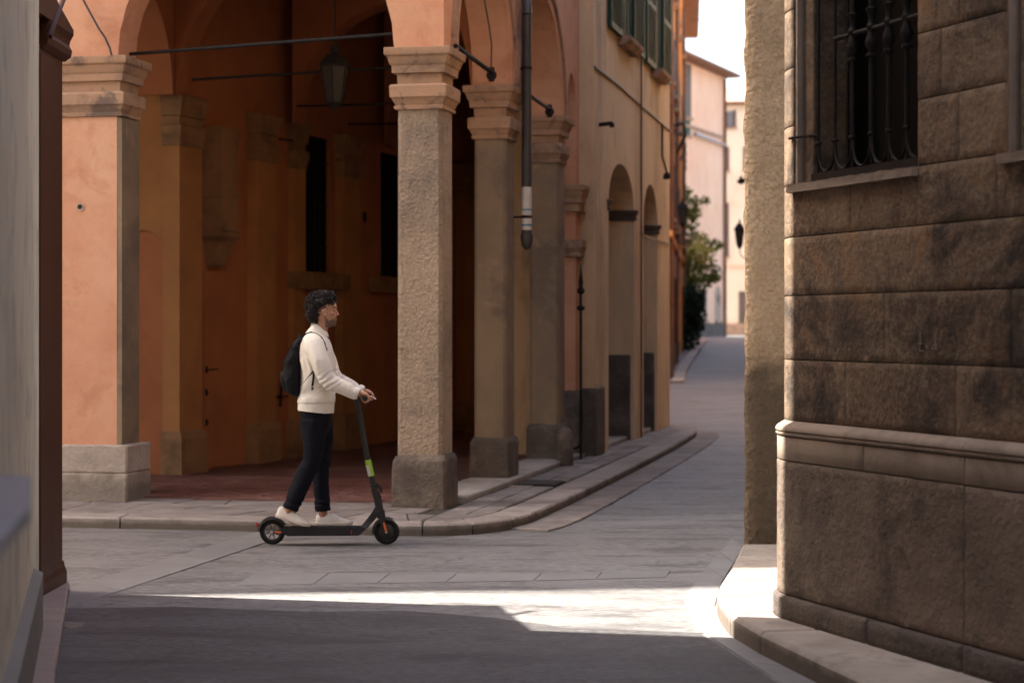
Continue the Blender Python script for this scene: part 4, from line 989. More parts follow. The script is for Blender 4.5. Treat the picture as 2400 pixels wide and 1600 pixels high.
# scratched letters on the third course
def stroke(bm, pts, r=.0022):
    tube(bm, [Vector(rel(RP(s_of(x), .006, CAMZ-(y-HY)/FPX*RP(s_of(x),0,0)[1]))) for x, y in pts], r, 5)
bm = NB()
stroke(bm, [(2158,777),(2160,800),(2157,822)]); stroke(bm, [(2152,806),(2165,805)]); stroke(bm, [(2157,822),(2166,822)])
stroke(bm, [(2173,806),(2176,817),(2180,806)])
stroke(bm, [(2196,779),(2194,800),(2197,820)]); stroke(bm, [(2196,805),(2187,810),(2188,818),(2196,815)])
obj('scratched_letters', bm, M['smooth_block'], rb, kind='stuff')
# rear mass and roof
bm = NB(); box(bm, .3, 12, -.8, .05, .0, RH-.2); obj('rear_wall', bm, M['base_block'], rb)
bm = NB(); hexa(bm, [rel(RP(s, o, z)) for z in (RH, RH+.3) for s, o in ((-.5,.35),(SEND,.35),(SEND,-8),(-.5,-8))]); obj('roof', bm, M['roof'], rb)

# ================================================================== ROUGH STUCCO CORNER
sw = thing('stucco_corner_wall', 'rough tan stucco wall end with dark damp foot between street and stone corner', 'wall', (1.66, 13.67, 0))
bm = NB(); nx, nz_ = 40, 150; Hs = 8.5
prof = [(.135,.9),(.016,.10),(.0,.045),(.006,.018),(.022,.003)]+[(.035+i*.045, 0) for i in range(1, 40)]+[(2.6,0),(4,0)]
rows_ = []
zz = [.08+.04*j for j in range(100)]+[4.3,5.2,6.4,7.6,8.5]
for z in zz:
    r = []
    for i, (x, y) in enumerate(prof):
        q = Vector((x*6, y*6, z*6)); d = noise.fractal(q, .9, 2.1, 4); e = noise.fractal(Vector((0, y*3, z*2.4)), .9, 2, 3)
        k = .012 if x < .03 else .004
        r.append(bm.verts.new((x+(e*.010 if x < .05 else 0)+ (d*k if x < .03 else 0), y-d*.006, z)))
    rows_.append(r)
for A, B in zip(rows_[:-1], rows_[1:]):
    for i in range(len(A)-1): bm.faces.new((A[i], A[i+1], B[i+1], B[i]))
obj('wall', bm, M['stucco'], sw, smooth=180)
bm = NB(); hexa(bm, [(x, y, z) for z in (0, Hs) for x, y in ((.14,.10),(4,.10),(6,8),(2.0,8))]); obj('wall_mass', bm, M['stucco'], sw)
bm = NB(); hexa(bm, [(x, y, z) for z in (Hs+.002, Hs+.2) for x, y in ((-.1,-.12),(4.1,-.12),(6.1,8.1),(2.0,8.1))]); obj('coping', bm, M['roof'], sw)

# ================================================================== LEFT FOREGROUND BUILDING
LA = Vector((-2.75, 11.16)); LB = Vector((-1.0, 3.0))
lb = thing('cream_building', 'blurred cream plastered building at the left edge with grey plinth', 'building', (LA.x, LA.y, 0))
def lrel(x, y, z): return (x-LA.x, y-LA.y, z)
LDr = (LB-LA).normalized(); LNr = Vector((-LDr.y, LDr.x))   # points to the street side?
if LNr.x < 0: LNr = -LNr
def LPt(s, n, z): p = LA+LDr*s+LNr*n; return lrel(p.x, p.y, z)
LL = (LB-LA).length
bm = NB(); hexa(bm, [LPt(0,0,.0), LPt(LL,0,0), lrel(-9,3.0,0), lrel(-12,11.12,0), LPt(0,0,20), LPt(LL,0,20), lrel(-9,3.0,20), lrel(-12,11.12,20)])
obj('wall', bm, M['cream'], lb)
bm = NB(); hexa(bm, [LPt(.0,.0,20.002), LPt(LL,.1,20.002), lrel(-9,3.0,20.002), lrel(-12,11.12,20.002), LPt(0,0,20.3), LPt(LL,.1,20.3), lrel(-9,3.0,20.3), lrel(-12,11.12,20.3)]); obj('roof', bm, M['roof'], lb)
# low grey plinth with sloping top, set out near the foot
bm = NB(); loft(bm, [[LPt(s,-.05,0), LPt(s,.05,0), LPt(s,.05,zt_), LPt(s,-.05,zt_+.05)] for s, zt_ in ((.9,.35),(4.5,.35))]); obj('plinth', bm, M['plinth_grey'], lb)
bm = NB(); loft(bm, [[LPt(s,-.05,0), LPt(s,.045,0), LPt(s,.045,.5), LPt(s,-.05,.54)] for s in (5.8,8.3)]); obj('plinth', bm, M['plinth_grey'], lb)
# marble ledge sticking out, close to the camera
bm = NB(); zL = 1.30
lp = [G(x, y, zL) for x, y in ((-120,1113),(72,1113),(71,1182),(0,1256),(-150,1400))]
slab(bm, [lrel(*p, 0)[:2] for p in lp], zL, .035, .006); lg = obj('marble_ledge', bm, M['marble']); lg.location = (LA.x, LA.y, 0); tag(lg, 'blurred blue grey marble ledge jutting from the cream building at the left edge', 'ledge')
# brown wooden portal post
pp = thing('wooden_portal', 'dark brown wooden shopfront post between cream building and orange pier', 'shopfront', (-2.82, 12.07, 0))
bm = NB(); x1 = 0
loft(bm, [[(-.9,-1.03,z),(-.10,-1.03,z),(-.035,-.66,z),(0,-.60,z),(0,-.03,z),(-.03,0,z),(-.9,0,z)] for z in (.06,3.35)])
obj('post', bm, M['wood_dark'], pp)
bm = NB(); box(bm, -.9,.010,-.62,-.30,.062,3.3); bevel(bm, .006); obj('moulding', bm, M['wood_dark'], pp)
bm = NB(); loft(bm, [[(-.9,-.70,z),(d,-.70,z),(d,d,z),(-.9,d,z)] for z, d in ((.058,.018),(.13,.018),(.17,.006),(.2,.002))]); obj('post_foot', bm, M['wood_dark'], pp)
bm = NB(); loft(bm, [[(-.9,-1.03,z),(-.10,-1.03,z),(-.10,-.60,z),(d,-.60,z),(d,.0+d*.4,z),(-.9,.0+d*.4,z)] for z, d in ((3.33,.01),(3.36,.045),(3.40,.05),(3.43,.035),(3.46,.04),(3.50,.06))]); hexa(bm, [(-.9,-1.03,3.501),(.06,-1.03,3.501),(.06,.02,3.501),(-.9,.02,3.501),(-.9,-1.03,3.80),(.06,-1.03,3.80),(.06,.02,3.53),(-.9,.02,3.53)]); br = obj('bracket', bm, M['wood_dark'], pp)
bm = NB(); tube(bm, bez((.05,-.58,3.40),(.07,-.5,3.55),(.05,-.3,3.62),(.06,-.15,3.78)), .022, 6); obj('bracket_scroll', bm, M['wood_dark'], br, smooth=60)

# ================================================================== unseen houses added to shade the road and darken the alley
def plain(name, label, pts, h, m, cat='house'):
    bm = NB(); hexa(bm, [(*p, 0) for p in pts]+[(*p, h) for p in pts]); o = obj(name, bm, M[m]); tag(o, label, cat); return o
ex = Vector((-17.5, 15.12)); ey = Vector((-12.0, 15.62)); e = (ey-ex)/5.5  # eave line of the unseen house, set for the shadow edge it casts
plain('unseen_shade_house', 'unseen tall orange house added left of the portico so its eave shades the road', [tuple(ex-e*6+Vector((0,1.2))), tuple(ey+e*2.6+Vector((0,1.2))), (-9.3,34), (-24,34)], 18.7, 'orange')
bm = NB(); hexa(bm, [(*p, z) for z in (18.702, 19.0) for p in (tuple(ex-e*7), tuple(ey+e*2.8), (-9.2,34.2), (-24.2,34.2))]); o = obj('unseen_shade_eave', bm, M['roof']); tag(o, 'unseen roof slab added to cast the soft shadow edge on the road', 'roof')
plain('unseen_alley_house', 'unseen cream house added left behind the viewer to darken the alley', [(-12,-9.5), (-2.4,-9.5), (-2.4,2.9), (-12,2.9)], 15, 'cream')  # out of view, added to cut sky light on the alley ground
plain('unseen_alley_end', 'unseen ochre house added behind the viewer to darken the alley', [(-12,-20), (20,-20), (20,-10), (-12,-10)], 15, 'beige')  # out of view, added to shut off light from behind the camera
# ================================================================== SCOOTER AND RIDER
D0 = 14.73; PXM = FPX/D0
def X_(x): return (x-CX)/PXM
def Z_(y): return CAMZ-(y-HY)/PXM
def W(x, y, dy=0.0): return Vector((X_(x), D0+dy, Z_(y)))
SC0 = Vector((X_(772), D0, 0))
M['skin'] = mat('warm_tan_skin', (.46,.24,.15), (.42,.21,.13), 12, .5, .1, 90, .001, spec=.4)
M['beard'] = mat('dark_stubble', (.085,.045,.03), (.05,.028,.02), 60, .7, .2, 200, .001)
M['lips'] = mat('lips', (.30,.11,.08), (.27,.10,.075), 12, .45, 0)
M['hair'] = mat('black_curly_hair', (.022,.016,.014), (.010,.008,.007), 55, .5, .3, 120, .002, spec=.3)
M['knit'] = mat('cream_knit', (.80,.755,.68), (.76,.71,.635), 8, .95, .35, 130, .003, bump2=2.2, b2scale=14, stretch=(1,1,.6))
M['trouser'] = mat('navy_black_cotton', (.0085,.009,.014), (.006,.0065,.010), 8, .9, .25, 60, .004, bump2=3, b2scale=12, stretch=(1.5,1.5,.6), spec=.15)
M['pack'] = mat('black_nylon', (.008,.008,.010), (.0055,.0055,.007), 9, .6, .35, 60, .004, bump2=3.5, b2scale=16)
M['strap'] = mat('navy_black_webbing', (.011,.012,.018), (.008,.009,.013), 30, .7, .2, 120, .002)
M['shoe'] = mat('off_white_leather', (.74,.69,.63), (.68,.63,.57), 20, .6, .15, 60, .002)
M['sole'] = mat('cream_rubber_sole', (.68,.60,.52), (.6,.52,.45), 20, .7, 0)
M['lace'] = mat('pale_lace', (.66,.60,.50), (.6,.54,.45), 20, .8, 0)
sc = thing('electric_scooter', 'black electric kick scooter with a green sticker on its stem under the rider', 'scooter', tuple(SC0))
def sr(p): return Vector(p)-SC0
def SW(x, y, dy=0): return sr(W(x, y, dy))
R = .0985
def wheel(cx, spoked):
    c = SW(cx, 0); c.z = R
    bm = NB(); n = 40; prof = []
    for k in range(14):
        a = 2*PI*k/14; prof.append((R-.020+.020*math.cos(a), .0215*math.sin(a)))
    rings = []
    for i in range(n):
        t = 2*PI*i/n; rings.append([(c.x+r*math.cos(t), c.y+y, c.z+r*math.sin(t)) for r, y in prof])
    Rg = [[bm.verts.new(p) for p in r] for r in rings]
    for i in range(n):
        A, B = Rg[i], Rg[(i+1) % n]
        for k in range(14): bm.faces.new((A[k], A[(k+1)%14], B[(k+1)%14], B[k]))
    wh = obj('wheel', bm, M['rubber'], sc, smooth=60)
    bm = NB()
    if spoked:
        Ri = [(R-.040,-.014),(R-.034,-.016),(R-.034,.016),(R-.040,.014)]
        rings = [[(c.x+r*math.cos(2*PI*i/32), c.y+y, c.z+r*math.sin(2*PI*i/32)) for r, y in Ri] for i in range(33)]
        loft(bm, rings, cap=False)
        lathe(bm, [(.012,-.030),(.020,-.022),(.020,.022),(.012,.03)], tuple(c), 16, 'y')
        obj('rim', bm, M['rim'], wh, smooth=40)
        for k in range(8):
            a = 2*PI*k/8+.2; bm = NB()
            tube(bm, [c+Vector((.018*math.cos(a),0,.018*math.sin(a))), c+Vector(((R-.036)*math.cos(a+.12),0,(R-.036)*math.sin(a+.12)))], [.006,.0045], 6); obj('spoke', bm, M['rim'], wh)
    else:
        lathe(bm, [(.012,-.024),(.05,-.020),(R-.040,-.017),(R-.034,-.012),(R-.034,.012),(R-.040,.017),(.05,.020),(.012,.024)], tuple(c), 28, 'y')
        obj('hub_motor', bm, M['black'], wh, smooth=30)
        bm = NB(); lathe(bm, [(.004,-.046),(.009,-.045),(.010,-.040)], tuple(c), 10, 'y'); obj('axle_nut', bm, M['silver'], wh)
    return c
rw = wheel(638.5, True); fw = wheel(906, False)
def fender(c, a0, a1, r, label=None):
    bm = NB(); rings = []
    for i in range(15):
        a = rad(a0+(a1-a0)*i/14)
        rings.append([c+Vector((q*math.cos(a), y, q*math.sin(a))) for q, y in ((r-.012,-.036),(r+.004,-.031),(r+.010,-.012),(r+.010,.012),(r+.004,.031),(r-.012,.036),(r-.010,.033),(r+.001,.027),(r+.006,0),(r+.001,-.027),(r-.010,-.033))])
    loft(bm, rings); return obj('mudguard', bm, M['black'], sc, smooth=50)
fr_ = fender(rw, 28, 178, R+.008); fender(fw, 62, 188, R+.006)
bm = NB(); box(bm, -.012,.004,-.018,.018,-.016,.016); bevel(bm, .004)
tl_ = obj('tail_light', bm, M['red'], sc, loc=tuple(SW(603.5, 1229)))
# deck
zd = Z_(1234)
bm = NB()
pr_ = [(SW(660,0).x, zd-.002), (SW(678,0).x, zd), (SW(853,0).x, zd), (SW(858,0).x, zd-.008), (SW(842,0).x, Z_(1251)), (SW(678,0).x, Z_(1252)), (SW(664,0).x, Z_(1246))]
loft(bm, [[(x, -.072, z) for x, z in pr_], [(x, -.076, z-.003 if z > zd-.004 else z) for x, z in pr_][:0] or [(x, -.0721, z) for x, z in pr_], [(x, .075, z) for x, z in pr_]])
bmesh.ops.remove_doubles(bm, verts=bm.verts, dist=.0005)
bevel(bm, .005, 2); dk = obj('deck', bm, M['black'], sc, smooth=40)
bm = NB(); box(bm, SW(682,0).x, SW(845,0).x, -.066, .068, zd+.0005, zd+.004); obj('grip_mat', bm, M['rubber'], dk)
bm = NB(); box(bm, SW(824,0).x, SW(826,0).x, -.0785, -.070, Z_(1249), Z_(1240)); obj('deck_mark', bm, M['red'], dk)
for s in (-1, 1):
    bm = NB(); hexa(bm, [(rw.x-.012,s*.040-.004,R-.012),(SW(686,0).x,s*.052-.004,R-.010),(SW(686,0).x,s*.052+.004,R-.010),(rw.x-.012,s*.040+.004,R-.012),(rw.x-.012,s*.040-.004,R+.014),(SW(686,0).x,s*.052-.004,R+.014),(SW(686,0).x,s*.052+.004,R+.014),(rw.x-.012,s*.040+.004,R+.014)]); bevel(bm, .004)
    fk = obj('rear_fork', bm, M['black'], sc)
    bm = NB(); box(bm, SW(646,0).x, SW(677,0).x, s*.056-.004, s*.056+.004, R-.004, R+.007); obj('reflector', bm, M['reflector'], fk)
    bm = NB(); lathe(bm, [(.004,-.005),(.012,-.004),(.014,.004)], (rw.x, s*.048, R), 10, 'y'); obj('axle_nut', bm, M['silver'], fk)
# neck, stem, fork
bm = NB(); loft(bm, [[SW(x,y)+Vector((0,s*w_,0)) for x, y, s in ((xa,ya,-1),(xb,yb,-1),(xb,yb,1),(xa,ya,1))] for xa, ya, xb, yb, w_ in ((843,1236,862,1236,.030),(868,1205,884,1211,.026),(884,1180,897,1190,.022))]); bevel(bm, .005, 2)
obj('neck', bm, M['black'], sc, smooth=50)
bm = NB(); tube(bm, [SW(833,929), SW(838,946), SW(862,1078), SW(876,1140), SW(880,1158)], [.024,.0225,.0225,.0235,.026], 16); st = obj('stem', bm, M['black'], sc, smooth=60)
bm = NB(); tube(bm, [SW(879,1150), SW(884,1165), SW(889,1190), SW(893,1213)], [.029,.031,.030,.029], 14); obj('fork_crown', bm, M['black'], sc, smooth=60)
for s in (-1, 1):
    bm = NB(); loft(bm, [[SW(x-w_,y,s*.036-.006), SW(x+w_,y,s*.036-.006), SW(x+w_,y,s*.036+.006), SW(x-w_,y,s*.036+.006)] for x, y, w_ in ((893,1195,7),(897,1218,7),(903,1240,5.5),(907,1252,4))]); bevel(bm, .004)
    f_ = obj('fork_leg', bm, M['black'], sc)
    bm = NB(); loft(bm, [[SW(x-w_,y,s*.043-.003), SW(x+w_,y,s*.043-.003), SW(x+w_,y,s*.043+.003), SW(x-w_,y,s*.043+.003)] for x, y, w_ in ((900.5,1222,1.2),(902,1228,2.6),(905,1240,2.6),(906,1244,1.2))]); obj('reflector', bm, M['reflector'], f_)
bm = NB(); tube(bm, [SW(881,1131), SW(889,1138), SW(894,1148), SW(893,1156)], [.008,.010,.010,.006], 8); obj('fold_latch', bm, M['black'], st, smooth=60)
bm = NB(); lathe(bm, [(.02,-.012),(.032,-.010),(.032,.010),(.02,.012)], tuple(SW(877,1138)), 12, 'z'); obj('hinge_collar', bm, M['black'], st, smooth=40)
d_ = (SW(876,1140)-SW(838,946)).normalized()
def stemtag(y0, y1, m, r=.0245, a0=0, a1=360, name='sticker'):
    f = lambda y: SW(838+(862-838)*(y-946)/(1078-946) if y < 1078 else 862+(876-862)*(y-1078)/(62), y)
    bm = NB(); ax = (f(y1)-f(y0)).normalized(); a = Vector((0,-1,0)); b = ax.cross(a).normalized(); n = 16
    rings = [[f(y)+(a*math.cos(rad(a0+(a1-a0)*i/n))+b*math.sin(rad(a0+(a1-a0)*i/n)))*r for i in range(n+1)] for y in (y0, y1)]
    loft(bm, rings, cap=False, closed=False); obj(name, bm, M[m], st, smooth=60)
stemtag(1077, 1115, 'green_tag'); stemtag(1089, 1113, 'white_tag', .0252, -5, 68)
# handlebar, grips, lever, cable
hb = SW(846, 932); hb.z = Z_(931)
bm = NB(); tube(bm, [hb+Vector((0,-.13,0)), hb+Vector((0,.13,0))], .0135, 12)
tube(bm, [SW(833,930), hb+Vector((0,0,0))], [.024,.02], 12); tube(bm, [hb+Vector((-.02,0,0)), hb+Vector((.045,0,-.002))], [.02,.017], 10); h_ = obj('handlebar', bm, M['black'], sc, smooth=60)
GX = SW(860.5, 931)
for s in (-1, 1):
    bm = NB(); tube(bm, [hb+Vector((0,s*.125,0)), Vector((GX.x, s*.150, GX.z)), Vector((GX.x, s*.175, GX.z)), Vector((GX.x, s*.272, GX.z))], [.0135,.015,.0165,.0165], 12); obj('grip', bm, M['rubber'], sc, smooth=60)
bm = NB(); tube(bm, [Vector((GX.x+.012,-.15,GX.z)), SW(872,926,-.165), SW(881,929,-.20), SW(886,932,-.23)], [.008,.006,.0055,.005], 8); obj('brake_lever', bm, M['silver'], sc, smooth=60)
bm = NB(); tube(bm, bez(SW(874,935,-.15), SW(868,950,-.12), SW(856,955,-.03), SW(853,978,-.024), 12), .0035, 6); obj('brake_cable', bm, M['rubber'], sc, smooth=60)
bm = NB(); lathe(bm, [(.012,-.012),(.02,-.006),(.02,.006),(.012,.012)], tuple(SW(868,934,-.135)), 10, 'y'); obj('throttle', bm, M['black'], sc, smooth=60)

# ---------------------------------------------------------------- the rider
P0 = Vector((X_(745), D0, Z_(1234)))
def PR(x, y, dy=0): return W(x, y, dy)-P0
def elip(c, t, rd, rw_, n=20, ex=2.0):
    """ring about c, normal t (in the side plane), depth rd across t, width rw_ along Y"""
    t = Vector(t).normalized(); a = Vector((0,1,0)); a = (a-t*a.dot(t)).normalized(); b = t.cross(a).normalized()
    o = []
    for i in range(n):
        q = 2*PI*i/n; ca, sa = math.cos(q), math.sin(q)
        f = (abs(ca)**ex+abs(sa)**ex)**(-1/ex)
        o.append(Vector(c)+a*rw_*ca*f+b*rd*sa*f)
    return o
def limb(bm, pts, rd, rw_, n=16, ex=2.0, sub=4):
    """smooth elliptical tube through pts (Catmull-Rom)"""
    pts = [Vector(p) for p in pts]; P = []; A = []; B = []
    m = len(pts)
    for i in range(m-1):
        p0, p1, p2, p3 = pts[max(i-1,0)], pts[i], pts[i+1], pts[min(i+2,m-1)]
        for k in range(sub):
            t = k/sub
            P.append(.5*((2*p1)+(p2-p0)*t+(2*p0-5*p1+4*p2-p3)*t*t+(3*p1-p0-3*p2+p3)*t**3))
            u = t*t*(3-2*t); A.append(rd[i]+(rd[i+1]-rd[i])*u); B.append(rw_[i]+(rw_[i+1]-rw_[i])*u)
    P.append(pts[-1]); A.append(rd[-1]); B.append(rw_[-1])
    rings = [elip(P[i], P[min(i+1,len(P)-1)]-P[max(i-1,0)], A[i], B[i], n, ex) for i in range(len(P))]
    loft(bm, rings)
    # round the ends
def remesh(bm, name, m, parent, vox, smooth_it=4, disp=None, label=None, dec=None):
    bmesh.ops.recalc_face_normals(bm, faces=bm.faces)
    me = bpy.data.meshes.new(name); bm.to_mesh(me); bm.free()
    o = bpy.data.objects.new('tmp', me); C.objects.link(o)
    md = o.modifiers.new('r', 'REMESH'); md.mode = 'VOXEL'; md.voxel_size = vox
    sm = o.modifiers.new('s', 'SMOOTH'); sm.factor = .5; sm.iterations = smooth_it
    dg = bpy.context.evaluated_depsgraph_get(); ev = o.evaluated_get(dg)
    m2 = bpy.data.meshes.new_from_object(ev, depsgraph=dg); bpy.data.objects.remove(o); bpy.data.meshes.remove(me)
    m2.name = name
    if disp:
        b2 = NB(); b2.from_mesh(m2); b2.normal_update()
        for v in b2.verts: v.co += v.normal*disp(v.co, v.normal)
        b2.to_mesh(m2); b2.free()
    for p in m2.polygons: p.use_smooth = True
    m2.materials.clear()
    for x in (m if isinstance(m, (list, tuple)) else [m]): m2.materials.append(x)
    o = bpy.data.objects.new(name, m2); link(o, parent)
    if label: o['label'] = label
    return o
# ---- body: one continuous surface (head, neck, trunk, arms, hands, legs)
bm = NB()
HYC = 0.0
def hring(y, xf, xb, w_, n=28):
    """horizontal head slice; narrower towards the face"""
    f = PR(xf, y).x; b = PR(xb, y).x; c = (f+b)/2*.55+b*.45 if False else (f+b)/2; o = []
    for i in range(n):
        q = 2*PI*i/n; ca, sa = math.cos(q), math.sin(q)
        x = c+(f-c)*math.copysign(abs(ca)**.86, ca)
        ww = w_*(1-.16*max(0, ca)**2)
        o.append(Vector((x, ww*math.copysign(abs(sa)**.92, sa), PR(0, y).z)))
    return o
slices = [(688,772,742,.028),(692,778,735,.048),(698,782.5,730,.062),(705,785.5,727,.070),(712,788,725.5,.0745),(718,789.3,725,.076),(722,788.4,725,.0765),(726,786.2,725.5,.0755),(731,786.4,727,.074),(737,787.4,730,.071),(743,787.5,734,.067),(749,787.5,739,.062),(754,787.5,744,.056),(759,786.8,749,.049),(763,783.5,753,.041),(766,778,757,.03)]
loft(bm, [hring(*s) for s in slices][::-1])
# nose: bridge, tip, base
nose = [(721,788.2,.007),(725,789,.008),(729,791,.0095),(733,793.2,.012),(736.5,795.4,.0145),(739.3,793.6,.0155),(741.3,788.5,.012)]
loft(bm, [[PR(782,y), PR(x-2.2,y)+Vector((0,-w_,0)), PR(x-.5,y)+Vector((0,-w_*.5,0)), PR(x,y), PR(x-.5,y)+Vector((0,w_*.5,0)), PR(x-2.2,y)+Vector((0,w_,0))] for y, x, w_ in nose][::-1])
# brow ridge, lips, chin, cheekbones
def blob(c, r, seg=8):
    ctr = Vector(c); rings = []
    for j in range(1, seg):
        a = PI*j/seg; rings.append([ctr+Vector((r[0]*math.sin(a)*math.cos(2*PI*i/12), r[1]*math.sin(a)*math.sin(2*PI*i/12), r[2]*math.cos(a))) for i in range(12)])
    loft(bm, rings)
blob(PR(786.4,719.5), (.012,.055,.008)); blob(PR(787.3,746.6), (.0105,.024,.0055)); blob(PR(786.6,751.2), (.0105,.022,.006)); blob(PR(784.4,760.5), (.014,.022,.012))
for s in (-1, 1):
    blob(PR(779,735,s*.046), (.020,.018,.016))
    blob(PR(783.2,727.5,s*.031), (.0105,.0125,.0105))     # eyeball lids
    # ear
    rg = []
    for k in range(12):
        a = 2*PI*k/12; rg.append((math.cos(a), math.sin(a)))
    blob(PR(762,733,s*.082), (.013,.012,.030)); blob(PR(760.2,729,s*.091), (.015,.006,.018)); blob(PR(764.5,738,s*.088), (.008,.006,.012)); blob(PR(763,741,s*.073), (.008,.006,.010))
# neck and trunk
limb(bm, [PR(756,748), PR(753,765), PR(748,790)], [.056,.055,.050], [.056,.058,.060], 18)
limb(bm, [PR(748,786), PR(742,806), PR(743,850), PR(744,900), PR(742,950), PR(741,985)], [.045,.072,.105,.095,.10,.10], [.06,.13,.155,.14,.15,.15], 20, 2.4)
SHn = [PR(740,806,-.175), PR(757,846,-.225), PR(776,888,-.222), PR(812,906,-.215), PR(846,921,-.212)]
SHf = [PR(744,806,.175), PR(760,846,.225), PR(779,888,.225), PR(813,906,.215), PR(846,921,.212)]
for A in (SHn, SHf):
    limb(bm, [PR(744,812,0)]+A, [.04,.055,.046,.040,.036,.024], [.05,.05,.045,.038,.034,.030], 14)
LGn = [PR(737,985,-.085), PR(739,1035,-.095), PR(732,1082,-.092), PR(708,1130,-.088), PR(683,1185,-.085), PR(677,1204,-.085)]
LGf = [PR(745,985,.085), PR(752,1035,.092), PR(750,1087,.090), PR(750,1135,.088), PR(754,1190,.088), PR(753,1212,.088)]
for A in (LGn, LGf):
    limb(bm, A, [.085,.072,.054,.050,.036,.034], [.085,.072,.054,.048,.034,.034], 14)
# feet inside the shoes
limb(bm, [PR(671,1206,-.085), PR(690,1215,-.085), PR(715,1226,-.085)], [.03,.028,.018], [.032,.036,.036], 12)
limb(bm, [PR(749,1219,.088), PR(770,1222,.088), PR(805,1227,.088)], [.034,.030,.018], [.032,.036,.036], 12)
# hands closed on the grips
gc = Vector((GX.x, 0, GX.z))+SC0-P0
for s in (-1, 1):
    yc = s*.212
    wr = PR(846,921,yc)
    k0 = gc+Vector((.004, yc, .036))
    limb(bm, [wr, (wr+k0)/2+Vector((0,0,.006)), k0+Vector((-.008,0,-.002)), k0+Vector((.012,0,-.006))], [.021,.020,.017,.012], [.028,.036,.041,.038], 14, 2.3)
    for f in range(4):
        yy = yc+(f-1.5)*.0205*(-s)*1.0   # index nearest the stem
        ln = (1.0,1.06,1.0,.86)[f]; r = (.0088,.0092,.0088,.0078)[f]
        if s < 0: yy = yc+(1.5-f)*.0205
        else: yy = yc-(1.5-f)*.0205
        kn = Vector((k0.x+.010*ln, yy, k0.z-.006)); q = Vector((gc.x, yy, gc.z))
        pts = [kn+Vector((-.02,0,.002)), kn, q+Vector((.033*ln,0,.008)), q+Vector((.027*ln,0,-.018)), q+Vector((.004,0,-.030)), q+Vector((-.012,0,-.024))]
        if f == 0 and s < 0: pts = [kn+Vector((-.02,0,.002)), kn, q+Vector((.036,0,.008)), q+Vector((.046,-.002,-.006)), q+Vector((.044,-.004,-.020))]   # index on the brake lever
        tube(bm, pts, [r*1.15, r*1.1, r, r*.95, r*.9, r*.8][:len(pts)], 8)
    ti = yc - s*.040
    tube(bm, [wr+Vector((.012,-s*.02,-.006)), Vector((gc.x-.026, ti, gc.z+.008)), Vector((gc.x-.020, ti-s*.006, gc.z-.014)), Vector((gc.x+.006, ti-s*.008, gc.z-.026))], [.014,.0125,.0105,.009], 8)
person = remesh(bm, 'person', M['skin'], None, .0042, 3)
person.location = tuple(P0)
tag(person, 'young man with black curly hair in cream sweater and dark trousers riding the scooter', 'person')
# stubble, lips, brows and eyes are the body's own pigment, kept in a colour attribute
me = person.data
at = me.color_attributes.new('pigment', 'FLOAT_COLOR', 'POINT')
def sst(a, b, x): t = max(0, min(1, (x-a)/(b-a))); return t*t*(3-2*t)
for i, v in enumerate(me.vertices):
    c = v.co; yp = -(P0.z+c.z-CAMZ)*PXM+HY; xp = (c.x+P0.x)*PXM+CX
    r = g_ = bl_ = 0.0
    if 700 < yp < 770 and xp > 755:
        jaw = 745.5+(785-xp)*.42
        if xp < 772: jaw = 751-(772-xp)*1.2
        r = sst(jaw-3, jaw+4, yp+noise.noise(c*60)*2.5)*sst(760, 767, xp)*(1-sst(765.5, 768, yp))*.85
        r = max(r, .8*sst(782, 785, xp)*(1-sst(1.0, 2.0, abs(yp-743.6)))*(1-sst(.018,.03,abs(c.y))))
        g_ = sst(784.5,786,xp)*(1-sst(2.0,3.4,abs(yp-749)))*(1-sst(.016,.024,abs(c.y)))
        bl_ = .85*sst(777,780,xp)*(1-sst(.9,1.8,abs(yp-719.6)))*sst(.010,.016,abs(c.y))*(1-sst(.045,.055,abs(c.y)))
        bl_ = max(bl_, .8*sst(782,783.4,xp)*(1-sst(.6,1.5,abs(yp-726.8)))*sst(.014,.020,abs(c.y))*(1-sst(.036,.044,abs(c.y))))
        r *= 1-g_
    at.data[i].color = (r, g_, bl_, 1)
mk = M['skin'].node_tree; pb = mk.nodes['Principled BSDF']; src = pb.inputs['Base Color'].links[0].from_socket
an = mk.nodes.new('ShaderNodeAttribute'); an.attribute_name = 'pigment'; sp = mk.nodes.new('ShaderNodeSeparateColor'); mk.links.new(an.outputs['Color'], sp.inputs[0])
for k_, cc in ((0, (.075,.042,.03)), (1, (.33,.12,.09)), (2, (.015,.01,.008))):
    mx = mk.nodes.new('ShaderNodeMix'); mx.data_type = 'RGBA'; mk.links.new(sp.outputs[k_], mx.inputs[0]); mk.links.new(src, mx.inputs[6]); mx.inputs[7].default_value = (*cc, 1); src = mx.outputs[2]
mk.links.new(src, pb.inputs['Base Color'])
